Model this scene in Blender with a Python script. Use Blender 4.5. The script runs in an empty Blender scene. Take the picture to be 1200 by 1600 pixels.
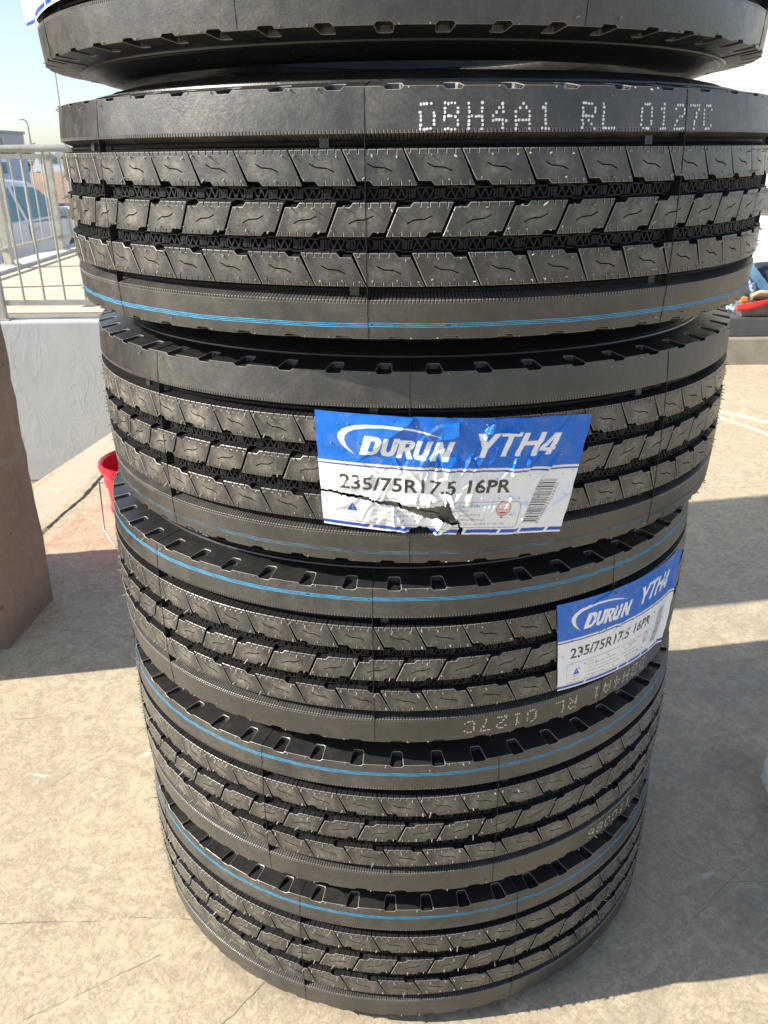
import bpy, bmesh, math, random
import numpy as np
from mathutils import Vector, Matrix
from mathutils.geometry import delaunay_2d_cdt

random.seed(7)
RAD = math.radians
SC = bpy.context.scene
COL = SC.collection

# ------------------------------------------------------------------ camera
CAM_H = 1.0643
cam_d = bpy.data.cameras.new('camera')
cam = bpy.data.objects.new('camera', cam_d)
COL.objects.link(cam)
cam_d.sensor_fit = 'VERTICAL'
cam_d.sensor_height = 36.0
cam_d.lens = 1303.3 / 1600.0 * 36.0
cam_d.clip_start = 0.02
cam_d.clip_end = 5000
cx_ = Vector((0.99994627, -0.00408191, -0.00952896))
cy_ = Vector((0.01036644, 0.39374103, 0.91916296))
cz_ = Vector((0.0, -0.91921235, 0.39376219))
cam.matrix_world = Matrix(((cx_.x, cy_.x, cz_.x, 0), (cx_.y, cy_.y, cz_.y, 0), (cx_.z, cy_.z, cz_.z, CAM_H), (0, 0, 0, 1)))
SC.camera = cam
cam_d.dof.use_dof = True
cam_d.dof.focus_distance = 0.85
cam_d.dof.aperture_fstop = 24

# ------------------------------------------------------------------ sky and sun
SUN_EL, SUN_AZ = RAD(33.0), RAD(10.0)       # azimuth: degrees from -X towards -Y
w = bpy.data.worlds.new('World')
SC.world = w
w.use_nodes = True
nt = w.node_tree
bg = nt.nodes['Background']
sky = nt.nodes.new('ShaderNodeTexSky')
sky.sky_type = 'NISHITA'
sky.sun_disc = False
sky.sun_elevation = SUN_EL
sky.sun_rotation = RAD(270.0) - SUN_AZ
sky.air_density = 0.9
sky.dust_density = 0.7
sky.ozone_density = 2.5
hz = nt.nodes.new('ShaderNodeHueSaturation')      # hazy, less saturated sky
hz.inputs['Saturation'].default_value = 0.75
nt.links.new(sky.outputs[0], hz.inputs['Color'])
nt.links.new(hz.outputs[0], bg.inputs[0])
bg.inputs[1].default_value = 0.118
sun_d = bpy.data.lights.new('sun', 'SUN')
sun_d.energy = 5.0
sun_d.angle = RAD(0.5)
sun_d.color = (1.0, 0.93, 0.81)
sun = bpy.data.objects.new('sun', sun_d)
COL.objects.link(sun)
to_sun = Vector((-math.cos(SUN_AZ) * math.cos(SUN_EL), -math.sin(SUN_AZ) * math.cos(SUN_EL), math.sin(SUN_EL)))
sun.rotation_euler = to_sun.to_track_quat('Z', 'Y').to_euler()
sun.location = to_sun * 10
SC.view_settings.view_transform = 'Standard'
SC.view_settings.look = 'None'
SC.view_settings.gamma = 1.0
SC.view_settings.exposure = 0.87


# ------------------------------------------------------------------ object helpers
def tag(o, label=None, cat=None, group=None, kind=None):
    if label: o['label'] = label
    if cat: o['category'] = cat
    if group: o['group'] = group
    if kind: o['kind'] = kind
    return o


def empty(name, loc=(0, 0, 0)):
    o = bpy.data.objects.new(name, None)
    COL.objects.link(o)
    o.location = loc
    o.empty_display_size = 0.1
    return o


class MB:
    def __init__(s):
        s.v = []; s.f = []; s.m = []; s.d = []; s.keys = {}

    def vert(s, p, d=0.0, key=None):
        if key is not None:
            i = s.keys.get(key)
            if i is not None: return i
            s.keys[key] = len(s.v)
        s.v.append(tuple(p)); s.d.append(d)
        return len(s.v) - 1

    def face(s, idx, m=0):
        s.f.append(tuple(idx)); s.m.append(m)

    def box(s, x0, x1, y0, y1, z0, z1, m=0):
        a = [s.vert(p) for p in ((x0, y0, z0), (x1, y0, z0), (x1, y1, z0), (x0, y1, z0), (x0, y0, z1), (x1, y0, z1), (x1, y1, z1), (x0, y1, z1))]
        for q in ((0, 3, 2, 1), (4, 5, 6, 7), (0, 1, 5, 4), (1, 2, 6, 5), (2, 3, 7, 6), (3, 0, 4, 7)):
            s.face([a[i] for i in q], m)

    def tube(s, pts, r, n=10, m=0, cap=True):
        pts = [Vector(p) for p in pts]
        rr = r if isinstance(r, (list, tuple)) else [r] * len(pts)
        rings = []
        up = None
        for i, p in enumerate(pts):
            t = (pts[min(i + 1, len(pts) - 1)] - pts[max(i - 1, 0)]).normalized()
            if up is None:
                up = Vector((0, 0, 1)) if abs(t.z) < 0.9 else Vector((1, 0, 0))
            a = t.cross(up).normalized(); b = a.cross(t).normalized(); up = b
            rings.append([s.vert(p + (a * math.cos(k * 2 * math.pi / n) + b * math.sin(k * 2 * math.pi / n)) * rr[i]) for k in range(n)])
        for A, B in zip(rings, rings[1:]):
            for k in range(n):
                s.face((A[k], A[(k + 1) % n], B[(k + 1) % n], B[k]), m)
        if cap:
            s.face(rings[0][::-1], m); s.face(rings[-1], m)

    def lathe(s, prof, c=(0, 0, 0), n=64, m=0, closed=False):
        rings = []
        for r, z in prof:
            rings.append([s.vert((c[0] + r * math.cos(k * 2 * math.pi / n), c[1] + r * math.sin(k * 2 * math.pi / n), c[2] + z)) for k in range(n)])
        pr = list(zip(rings, rings[1:]))
        if closed: pr.append((rings[-1], rings[0]))
        for A, B in pr:
            for k in range(n):
                s.face((A[k], A[(k + 1) % n], B[(k + 1) % n], B[k]), m)

    def prism(s, poly, z0, z1, m=0):
        n = len(poly)
        a = [s.vert((x, y, z0)) for x, y in poly]; b = [s.vert((x, y, z1)) for x, y in poly]
        s.face(a[::-1], m); s.face(b, m)
        for i in range(n):
            s.face((a[i], a[(i + 1) % n], b[(i + 1) % n], b[i]), m)

    def build(s, name, mats, parent=None, smooth=None, dust=False):
        me = bpy.data.meshes.new(name)
        me.from_pydata(s.v, [], s.f)
        if not isinstance(mats, (list, tuple)): mats = [mats]
        for x in mats: me.materials.append(x)
        me.polygons.foreach_set('material_index', s.m)
        if dust:
            at = me.attributes.new('dust', 'FLOAT', 'POINT')
            at.data.foreach_set('value', s.d)
        if smooth is not None:
            me.polygons.foreach_set('use_smooth', [True] * len(s.f))
            me.set_sharp_from_angle(angle=RAD(smooth))
        me.update()
        o = bpy.data.objects.new(name, me)
        COL.objects.link(o)
        if parent: o.parent = parent
        return o


def bevel(o, width, seg=2):
    md = o.modifiers.new('bevel', 'BEVEL')
    md.width = width; md.segments = seg; md.limit_method = 'ANGLE'
    return o


# ------------------------------------------------------------------ material helpers
class NT:
    def __init__(s, name):
        s.mat = bpy.data.materials.new(name); s.mat.use_nodes = True
        s.t = s.mat.node_tree; s.b = s.t.nodes['Principled BSDF']
        s._co = None

    def n(s, typ, **kw):
        nd = s.t.nodes.new(typ)
        for k, v in kw.items(): setattr(nd, k, v)
        return nd

    def link(s, a, b): s.t.links.new(a, b)

    def put(s, sock, v):
        if hasattr(v, 'links') or isinstance(v, bpy.types.NodeSocket): s.link(v, sock)
        else: sock.default_value = v

    def co(s):
        if s._co is None: s._co = s.n('ShaderNodeTexCoord').outputs['Object']
        return s._co

    def math(s, op, a, b=None, c=None, clamp=False):
        nd = s.n('ShaderNodeMath', operation=op, use_clamp=clamp)
        s.put(nd.inputs[0], a)
        if b is not None: s.put(nd.inputs[1], b)
        if c is not None: s.put(nd.inputs[2], c)
        return nd.outputs[0]

    def vmath(s, op, a, b=None):
        nd = s.n('ShaderNodeVectorMath', operation=op)
        s.put(nd.inputs[0], a)
        if b is not None: s.put(nd.inputs[1], b)
        return nd.outputs['Value'] if op in ('LENGTH', 'DOT_PRODUCT', 'DISTANCE') else nd.outputs['Vector']

    def noise(s, scale, detail=4, rough=0.55, vec=None, dist=0.0, color=False):
        nd = s.n('ShaderNodeTexNoise')
        s.link(vec if vec is not None else s.co(), nd.inputs['Vector'])
        nd.inputs['Scale'].default_value = scale; nd.inputs['Detail'].default_value = detail
        nd.inputs['Roughness'].default_value = rough; nd.inputs['Distortion'].default_value = dist
        return nd.outputs['Color' if color else 'Fac']

    def scaled(s, sx, sy, sz):
        nd = s.n('ShaderNodeMapping'); s.link(s.co(), nd.inputs[0]); nd.inputs['Scale'].default_value = (sx, sy, sz)
        return nd.outputs[0]

    def ramp(s, fac, lo, hi, a=0.0, b=1.0):
        nd = s.n('ShaderNodeMapRange'); s.put(nd.inputs[0], fac)
        nd.inputs[1].default_value = lo; nd.inputs[2].default_value = hi; nd.inputs[3].default_value = a; nd.inputs[4].default_value = b
        return nd.outputs[0]

    def mix(s, fac, a, b, blend='MIX'):
        nd = s.n('ShaderNodeMix', data_type='RGBA', blend_type=blend)
        s.put(nd.inputs[0], fac)
        for k, v in ((6, a), (7, b)):
            if isinstance(v, tuple): nd.inputs[k].default_value = (*v[:3], 1)
            else: s.put(nd.inputs[k], v)
        return nd.outputs[2]

    def bump(s, h, strength=0.3, dist=0.002, prev=None):
        nd = s.n('ShaderNodeBump'); s.link(h, nd.inputs['Height'])
        nd.inputs['Strength'].default_value = strength; nd.inputs['Distance'].default_value = dist
        if prev is not None: s.link(prev, nd.inputs['Normal'])
        return nd.outputs[0]

    def seg(s, a, b, wid, vec, soft=0.5):
        """mask that is 1 on the segment a-b (in the XY plane) and 0 beyond wid"""
        d = Vector((b[0] - a[0], b[1] - a[1], 0)); L2 = d.length_squared
        p = s.vmath('SUBTRACT', vec, (a[0], a[1], 0))
        t = s.math('DIVIDE', s.vmath('DOT_PRODUCT', p, tuple(d)), L2, clamp=True)
        sc = s.n('ShaderNodeVectorMath', operation='SCALE'); sc.inputs[0].default_value = tuple(d); s.link(t, sc.inputs['Scale'])
        l = s.vmath('DISTANCE', p, sc.outputs[0])
        return s.ramp(l, wid * soft, wid, 1.0, 0.0)

    def set(s, color=None, rough=None, spec=None, metal=None, normal=None, **kw):
        b = s.b
        if color is not None:
            if isinstance(color, tuple): b.inputs['Base Color'].default_value = (*color[:3], 1)
            else: s.link(color, b.inputs['Base Color'])
        if rough is not None: s.put(b.inputs['Roughness'], rough)
        if spec is not None: s.put(b.inputs['Specular IOR Level'], spec)
        if metal is not None: s.put(b.inputs['Metallic'], metal)
        if normal is not None: s.link(normal, b.inputs['Normal'])
        for k, v in kw.items(): s.put(b.inputs[k], v)
        return s.mat


def simple(name, col, rough=0.5, var=0.15, scale=20, bump=0.0, metal=0.0, spec=0.5):
    m = NT(name)
    f = m.ramp(m.noise(scale, 5), 0.3, 0.7)
    c = m.mix(f, tuple(x * (1 - var) for x in col), tuple(min(1, x * (1 + var)) for x in col))
    nrm = m.bump(m.noise(scale * 6, 4), bump, 0.003) if bump else None
    return m.set(c, rough, spec, metal, nrm)


# ------------------------------------------------------------------ materials: concrete and plaster
def concrete_floor():
    m = NT('concrete_floor')
    co = m.co()
    geo = m.n('ShaderNodeNewGeometry').outputs['Position']
    sep = m.n('ShaderNodeSeparateXYZ'); m.link(geo, sep.inputs[0])
    flat = m.n('ShaderNodeCombineXYZ'); m.link(sep.outputs[0], flat.inputs[0]); m.link(sep.outputs[1], flat.inputs[1])
    flat = flat.outputs[0]
    wob = m.vmath('SUBTRACT', m.noise(3.5, 3, vec=flat, color=True), (0.5, 0.5, 0.5))
    sc = m.n('ShaderNodeVectorMath', operation='SCALE'); m.link(wob, sc.inputs[0]); sc.inputs['Scale'].default_value = 0.05
    z0 = m.n('ShaderNodeVectorMath', operation='MULTIPLY'); m.link(sc.outputs[0], z0.inputs[0]); z0.inputs[1].default_value = (1, 1, 0)
    wv = m.vmath('ADD', flat, z0.outputs[0])
    fine = m.vmath('SUBTRACT', m.noise(40, 3, vec=flat, color=True), (0.5, 0.5, 0.5))
    sc2 = m.n('ShaderNodeVectorMath', operation='SCALE'); m.link(fine, sc2.inputs[0]); sc2.inputs['Scale'].default_value = 0.010
    z2 = m.n('ShaderNodeVectorMath', operation='MULTIPLY'); m.link(sc2.outputs[0], z2.inputs[0]); z2.inputs[1].default_value = (1, 1, 0)
    fv = m.vmath('ADD', flat, z2.outputs[0])
    crackv = m.vmath('ADD', wv, z2.outputs[0])
    big = m.ramp(m.noise(1.7, 4, 0.6, vec=flat), 0.3, 0.7)
    mid = m.ramp(m.noise(9, 6, 0.7, vec=flat, dist=0.6), 0.3, 0.72)
    fin = m.ramp(m.noise(120, 5, 0.75, vec=flat), 0.25, 0.75)
    c = m.mix(big, (0.47, 0.385, 0.25), (0.54, 0.455, 0.31))
    c = m.mix(m.math('MULTIPLY', mid, 0.55), c, (0.36, 0.29, 0.19))
    mott = m.ramp(m.noise(28, 7, 0.75, vec=flat, dist=0.8), 0.45, 0.7)
    c = m.mix(m.math('MULTIPLY', mott, 0.45), c, (0.58, 0.49, 0.36))
    c = m.mix(m.math('MULTIPLY', fin, 0.45), c, (0.60, 0.51, 0.38))
    # trowelled veins, grit and grey wear
    for sc_, lo_, k_, col_ in ((26, 0.80, 0.35, (0.70, 0.60, 0.43)), (70, 0.74, 0.40, (0.67, 0.57, 0.41)), (48, 0.82, 0.45, (0.22, 0.18, 0.13))):
        nn = m.noise(sc_, 4, 0.65, vec=fv, dist=0.7)
        rg = m.math('SUBTRACT', 1.0, m.math('ABSOLUTE', m.math('MULTIPLY', m.math('SUBTRACT', nn, 0.5), 4.0)))
        c = m.mix(m.math('MULTIPLY', m.ramp(rg, lo_, 1.0), k_), c, col_)
    grit = m.ramp(m.noise(330, 4, 0.8, vec=flat), 0.60, 0.70)
    c = m.mix(m.math('MULTIPLY', grit, 0.5), c, (0.17, 0.14, 0.105))
    wear = m.ramp(m.noise(2.6, 6, 0.72, vec=flat, dist=0.8), 0.52, 0.72)
    c = m.mix(m.math('MULTIPLY', wear, 0.42), c, (0.33, 0.285, 0.22))
    # trowel swirls
    sw = m.ramp(m.noise(14, 8, 0.8, vec=flat, dist=2.2), 0.47, 0.53)
    c = m.mix(m.math('MULTIPLY', sw, 0.28), c, (0.22, 0.18, 0.135))
    # patchy grey zone on the right of the stack
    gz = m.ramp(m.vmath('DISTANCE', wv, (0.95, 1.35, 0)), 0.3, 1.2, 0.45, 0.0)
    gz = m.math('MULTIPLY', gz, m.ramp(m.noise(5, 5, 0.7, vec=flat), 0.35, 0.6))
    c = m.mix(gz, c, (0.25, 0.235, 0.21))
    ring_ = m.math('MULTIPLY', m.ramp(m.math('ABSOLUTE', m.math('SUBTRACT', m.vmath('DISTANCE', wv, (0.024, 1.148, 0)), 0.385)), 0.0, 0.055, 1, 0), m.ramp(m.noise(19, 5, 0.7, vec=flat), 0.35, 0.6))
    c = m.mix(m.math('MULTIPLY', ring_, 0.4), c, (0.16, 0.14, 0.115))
    for ox, oy, orad, ok_ in ((-0.52, 0.93, 0.05, 0.35), (-0.30, 0.66, 0.035, 0.3), (-0.78, 1.35, 0.07, 0.25), (0.66, 1.28, 0.09, 0.4), (0.9, 2.9, 0.10, 0.3), (0.55, 0.92, 0.05, 0.4), (1.3, 2.55, 0.08, 0.3)):
        os_ = m.math('MULTIPLY', m.ramp(m.vmath('DISTANCE', wv, (ox, oy, 0)), orad * 0.3, orad, 1, 0), m.ramp(m.noise(33, 5, 0.75, vec=flat), 0.38, 0.6))
        c = m.mix(m.math('MULTIPLY', os_, ok_), c, (0.15, 0.13, 0.105))
    # dark specks
    vo = m.n('ShaderNodeTexVoronoi'); m.link(fv, vo.inputs['Vector']); vo.inputs['Scale'].default_value = 22
    sp = m.ramp(vo.outputs['Distance'], 0.02, 0.07, 1, 0)
    wn = m.ramp(m.noise(11, 2, vec=flat), 0.58, 0.66)
    c = m.mix(m.math('MULTIPLY', m.math('MULTIPLY', sp, wn), 0.75), c, (0.08, 0.07, 0.06))
    # random directional scuffs
    st = m.n('ShaderNodeMapping'); m.link(wv, st.inputs[0]); st.inputs['Rotation'].default_value = (0, 0, RAD(34)); st.inputs['Scale'].default_value = (1.2, 38, 1)
    scf = m.ramp(m.noise(1.0, 6, 0.7, vec=st.outputs[0]), 0.66, 0.72)
    c = m.mix(m.math('MULTIPLY', scf, 0.22), c, (0.62, 0.56, 0.47))
    st2 = m.n('ShaderNodeMapping'); m.link(wv, st2.inputs[0]); st2.inputs['Rotation'].default_value = (0, 0, RAD(-12)); st2.inputs['Scale'].default_value = (1.5, 44, 1)
    scf2 = m.ramp(m.noise(1.3, 6, 0.7, vec=st2.outputs[0]), 0.67, 0.73)
    c = m.mix(m.math('MULTIPLY', scf2, 0.3), c, (0.2, 0.17, 0.135))
    dark = []
    # long hairline cracks and scratches
    for a, b, wd, k, v in (
            ((-0.95, 0.93), (-0.23, 0.925), 0.0016, 0.6, crackv), ((-0.35, 0.60), (-0.185, 0.80), 0.0016, 0.7, fv), ((-0.185, 0.80), (-0.14, 0.86), 0.0018, 0.6, fv),
            ((-0.56, 0.72), (-0.33, 0.86), 0.002, 0.55, fv), ((-0.62, 1.22), (-0.40, 1.50), 0.002, 0.4, fv), ((-0.85, 1.40), (-0.55, 1.45), 0.0022, 0.45, crackv),
            ((-0.40, 0.70), (-0.25, 0.705), 0.004, 0.5, fv), ((0.55, 0.98), (0.8, 1.03), 0.0014, 0.5, crackv), ((0.44, 0.89), (0.56, 1.0), 0.002, 0.4, crackv),
            ((0.6, 2.62), (1.6, 2.70), 0.004, 0.3, crackv), ((-1.0, 2.9), (-0.2, 3.1), 0.004, 0.3, crackv), ((-0.5, 1.72), (-0.9, 1.78), 0.003, 0.5, crackv)):
        brk = m.ramp(m.noise(17, 3, 0.7, vec=flat), 0.40, 0.56, 0.15, 1.0)
        mk = m.math('MULTIPLY', m.math('MULTIPLY', m.seg(a, b, wd, v, 0.2), k), brk)
        c = m.mix(mk, c, (0.10, 0.085, 0.07)); dark.append(mk)
    # paler strip along the dock edge, then the wide broken joint
    c = m.mix(m.math('MULTIPLY', m.seg((-1.17, 2.35), (-1.03, 4.2), 0.085, crackv, 0.8), 0.45), c, (0.55, 0.50, 0.42))
    j = m.math('MULTIPLY', m.seg((-1.134, 1.2), (-0.925, 4.2), 0.0085, crackv, 0.8), m.ramp(m.noise(9, 3, 0.7, vec=flat), 0.3, 0.42, 0.5, 1.0))
    c = m.mix(j, c, (0.03, 0.025, 0.02)); dark.append(j)
    # faded red paint
    rp = m.math('MULTIPLY', m.seg((-1.03, 2.18), (-0.83, 2.9), 0.05, wv, 0.2), m.ramp(m.noise(24, 5, 0.7, vec=flat), 0.45, 0.62))
    c = m.mix(m.math('MULTIPLY', rp, 0.5), c, (0.50, 0.17, 0.13))
    rp = m.math('MULTIPLY', m.seg((-1.1, 2.26), (-0.6, 2.27), 0.035, wv, 0.2), m.ramp(m.noise(20, 5, 0.7, vec=flat), 0.45, 0.6))
    c = m.mix(m.math('MULTIPLY', rp, 0.45), c, (0.50, 0.19, 0.15))
    # white paint marks
    for a, b, wd, k in (((-0.675, 1.253), (-0.632, 1.243), 0.004, 0.95), ((1.38, 3.75), (1.95, 3.02), 0.026, 0.8), ((1.40, 3.62), (1.72, 2.95), 0.024, 0.75),
                        ((1.5, 3.45), (1.62, 3.62), 0.010, 0.4), ((1.0, 2.75), (1.3, 2.8), 0.008, 0.25), ((-0.47, 1.3), (-0.45, 1.33), 0.008, 0.5),
                        ((0.66, 1.42), (0.74, 1.34), 0.006, 0.2), ((0.5, 0.99), (0.52, 1.0), 0.006, 0.5)):
        mk = m.math('MULTIPLY', m.seg(a, b, wd, fv if wd < 0.01 else crackv, 0.4), m.ramp(m.noise(34, 5, 0.75, vec=flat), 0.42, 0.56))
        c = m.mix(m.math('MULTIPLY', mk, k * 0.9), c, (0.80, 0.78, 0.74))
    h = m.math('ADD', m.math('MULTIPLY', m.noise(160, 5, 0.75, vec=flat), 0.5), m.math('MULTIPLY', m.noise(12, 6, 0.7, vec=flat), 1.2))
    for mk in dark: h = m.math('SUBTRACT', h, m.math('MULTIPLY', mk, 0.6))
    return m.set(c, m.ramp(mid, 0, 1, 0.62, 0.85), 0.35, 0, m.bump(h, 0.45, 0.0025))


def plaster(name, col, grime=0.3):
    m = NT(name)
    a = m.ramp(m.noise(2.2, 5, 0.65), 0.3, 0.7)
    c = m.mix(a, tuple(x * 0.88 for x in col), col)
    st = m.ramp(m.noise(1.0, 6, 0.7, vec=m.scaled(9, 9, 0.9)), 0.55, 0.75)
    c = m.mix(m.math('MULTIPLY', st, grime), c, tuple(x * 0.6 for x in col))
    dr_ = m.ramp(m.noise(1.0, 6, 0.75, vec=m.scaled(16, 16, 0.5)), 0.60, 0.72)
    c = m.mix(m.math('MULTIPLY', dr_, grime * 1.3), c, tuple(x * q for x, q in zip(col, (0.50, 0.47, 0.42))))
    chp = m.ramp(m.noise(13, 6, 0.75), 0.64, 0.68)
    c = m.mix(m.math('MULTIPLY', chp, grime), c, (0.42, 0.40, 0.37))
    h = m.math('ADD', m.noise(7, 6, 0.6, dist=1.2), m.math('MULTIPLY', m.noise(30, 4, 0.6), 0.25))
    lump = m.ramp(m.noise(4, 3, 0.6, vec=m.scaled(2.5, 2.5, 1.0), dist=0.8), 0.55, 0.62)
    h = m.math('ADD', h, m.math('MULTIPLY', lump, 0.35))
    return m.set(c, 0.7, 0.35, 0, m.bump(h, 0.4, 0.004))


def pillar_concrete():
    m = NT('pillar_concrete')
    a = m.ramp(m.noise(3, 6, 0.65), 0.3, 0.7)
    c = m.mix(a, (0.30, 0.215, 0.16), (0.43, 0.30, 0.22))
    st = m.ramp(m.noise(2.5, 7, 0.75, vec=m.scaled(9, 9, 3.0)), 0.48, 0.7)
    c = m.mix(m.math('MULTIPLY', st, 0.45), c, (0.21, 0.155, 0.12))
    lo = m.ramp(m.noise(22, 5, 0.7), 0.55, 0.7)
    c = m.mix(m.math('MULTIPLY', lo, 0.4), c, (0.42, 0.33, 0.26))
    vo = m.n('ShaderNodeTexVoronoi'); m.link(m.co(), vo.inputs['Vector']); vo.inputs['Scale'].default_value = 9
    sp = m.ramp(vo.outputs['Distance'], 0.03, 0.055, 1, 0)
    sp2 = m.math('MULTIPLY', sp, m.ramp(m.noise(4.3, 1), 0.54, 0.6))
    c = m.mix(sp2, c, (0.36, 0.16, 0.02))
    h = m.math('ADD', m.noise(14, 8, 0.75), m.math('MULTIPLY', m.noise(90, 4, 0.7), 0.3))
    pit = m.n('ShaderNodeTexVoronoi'); m.link(m.vmath('ADD', m.co(), m.vmath('MULTIPLY', m.noise(20, 3, color=True), (.05, .05, .05))), pit.inputs['Vector']); pit.inputs['Scale'].default_value = 38
    pk = m.math('MULTIPLY', m.ramp(pit.outputs['Distance'], 0.05, 0.22, 1, 0), m.ramp(m.noise(9, 4, 0.7), 0.5, 0.62))
    c = m.mix(m.math('MULTIPLY', pk, 0.6), c, (0.09, 0.065, 0.05))
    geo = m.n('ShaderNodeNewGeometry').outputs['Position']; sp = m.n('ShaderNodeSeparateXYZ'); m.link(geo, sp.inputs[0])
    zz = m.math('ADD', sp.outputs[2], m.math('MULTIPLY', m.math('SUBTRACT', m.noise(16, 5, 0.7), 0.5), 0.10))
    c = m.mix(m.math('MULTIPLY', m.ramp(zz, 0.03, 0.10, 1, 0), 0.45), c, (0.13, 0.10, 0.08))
    bandz = m.ramp(m.math('ABSOLUTE', m.math('SUBTRACT', zz, 0.42)), 0.0, 0.02, 1, 0)
    c = m.mix(m.math('MULTIPLY', bandz, 0.6), c, (0.38, 0.31, 0.25))
    h = m.math('SUBTRACT', h, m.math('MULTIPLY', pk, 0.5))
    return m.set(c, 0.88, 0.2, 0, m.bump(h, 0.9, 0.02))


# ------------------------------------------------------------------ materials: rubber
def rubber(name, base, dust, dust_amt, rough, spec=0.5, use_attr=False):
    m = NT(name)
    oi = m.n('ShaderNodeObjectInfo').outputs['Random']
    ofs = m.n('ShaderNodeCombineXYZ')
    for q in range(3): m.link(m.math('MULTIPLY', oi, 3.0 + 2.0 * q), ofs.inputs[q])
    vv = m.vmath('ADD', m.co(), ofs.outputs[0])
    n1 = m.ramp(m.noise(16, 6, 0.7, vec=vv), 0.32, 0.72)
    n2 = m.ramp(m.noise(260, 4, 0.7), 0.35, 0.75)
    n3 = m.ramp(m.noise(55, 5, 0.72, vec=vv, dist=0.5), 0.42, 0.72)
    smear = m.ramp(m.noise(6.5, 7, 0.72, vec=vv, dist=1.4), 0.54, 0.68)
    # the nine mould segments differ a little
    sep = m.n('ShaderNodeSeparateXYZ'); m.link(m.co(), sep.inputs[0])
    ang = m.math('ARCTAN2', sep.outputs[0], m.math('MULTIPLY', sep.outputs[1], -1.0))
    sg = m.math('FLOOR', m.math('DIVIDE', m.math('ADD', ang, 6.98132), RAD(40)))
    wn = m.n('ShaderNodeTexWhiteNoise', noise_dimensions='1D'); m.link(m.math('ADD', sg, 0.5), wn.inputs['W'])
    sv = wn.outputs['Value']
    amt = m.math('MULTIPLY', n1, dust_amt)
    amt = m.math('ADD', amt, m.math('MULTIPLY', smear, dust_amt * 0.8))
    amt = m.math('ADD', amt, m.math('MULTIPLY', n3, dust_amt * 0.5))
    if use_attr:
        at = m.n('ShaderNodeAttribute', attribute_name='dust').outputs['Fac']
        blot = m.math('MULTIPLY', at, m.ramp(m.noise(70, 5, 0.7), 0.34, 0.68))
        amt = m.math('ADD', m.math('MULTIPLY', amt, 0.7), m.math('MULTIPLY', blot, 0.8))
    amt = m.math('MULTIPLY', m.math('MULTIPLY', amt, m.ramp(oi, 0, 1, 0.7, 1.25)), m.ramp(sv, 0, 1, 0.7, 1.25), clamp=True)
    amt = m.math('MULTIPLY', amt, m.math('ADD', 0.55, m.math('MULTIPLY', n2, 0.7)), clamp=True)
    c = m.mix(amt, base, dust)
    # rubbed streaks
    stq = m.ramp(m.noise(1.0, 5, 0.7, vec=m.scaled(9, 9, 120)), 0.63, 0.72)
    c = m.mix(m.math('MULTIPLY', stq, 0.12), c, (0.2, 0.19, 0.17))
    r = m.math('ADD', m.math('ADD', rough, m.math('MULTIPLY', amt, 0.28)), m.ramp(sv, 0, 1, -0.05, 0.05))
    r = m.math('ADD', r, m.ramp(n3, 0, 1, -0.05, 0.06))
    h = m.math('ADD', m.noise(420, 3, 0.6), m.math('MULTIPLY', m.noise(30, 5, 0.6), 0.8))
    return m.set(c, r, spec, 0, m.bump(h, 0.22, 0.0012))


M = {}
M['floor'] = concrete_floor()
M['tread'] = rubber('rubber_tread', (0.0145, 0.015, 0.0165), (0.28, 0.255, 0.205), 0.15, 0.35, 0.8, True)
M['shoulder'] = rubber('rubber_shoulder', (0.017, 0.0175, 0.019), (0.25, 0.225, 0.18), 0.20, 0.37, 0.8)
M['edge'] = rubber('rubber_edge', (0.19, 0.18, 0.165), (0.38, 0.35, 0.30), 0.45, 0.34, 0.7)
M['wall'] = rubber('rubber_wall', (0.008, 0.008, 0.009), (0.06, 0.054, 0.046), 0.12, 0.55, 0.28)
M['side'] = rubber('rubber_side', (0.014, 0.014, 0.015), (0.11, 0.10, 0.085), 0.14, 0.36, 0.6)
M['teeth'] = rubber('rubber_teeth', (0.034, 0.034, 0.034), (0.2, 0.18, 0.15), 0.3, 0.45, 0.55)
M['hair'] = simple('rubber_hair', (0.28, 0.27, 0.245), 0.45)
def line_paint(name, col, dust, amt):
    m = NT(name)
    f = m.math('MULTIPLY', m.ramp(m.noise(13, 5, 0.7), 0.3, 0.68), amt)
    f = m.math('ADD', f, m.math('MULTIPLY', m.ramp(m.noise(300, 3, 0.7), 0.5, 0.75), 0.4), clamp=True)
    return m.set(m.mix(f, col, dust), 0.55, 0.4)


M['blue'] = line_paint('blue_line_paint', (0.035, 0.34, 0.64), (0.09, 0.24, 0.34), 0.35)
M['blue_dusty'] = line_paint('blue_line_paint_dusty', (0.13, 0.24, 0.34), (0.055, 0.055, 0.05), 1.0)
M['dots'] = simple('white_marking_ink', (0.72, 0.74, 0.75), 0.6, 0.15, 200)
M['dots_tan'] = simple('tan_marking_ink', (0.55, 0.50, 0.40), 0.6, 0.2, 200)

# ------------------------------------------------------------------ the setting: dock floor, pit, yard
mb = MB()
# one yard sheet: pit level close by, car park level beyond, reaching the horizon
rows = [(-300, -1.2), (6.02, -1.2), (6.1, -0.65), (40, -0.65), (3000, -0.65)]
xs = [-3000, -60, -3.99, 60, 3000]
gi = [[mb.vert((x, y, z)) for x in xs] for y, z in rows]
for j in range(len(rows) - 1):
    for i in range(len(xs) - 1):
        mb.face((gi[j][i], gi[j][i + 1], gi[j + 1][i + 1], gi[j + 1][i]))
M['yard'] = simple('yard_asphalt', (0.24, 0.215, 0.185), 0.9, 0.2, 0.8, 0.3)
tag(mb.build('ground', M['yard']), kind='structure')

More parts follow.
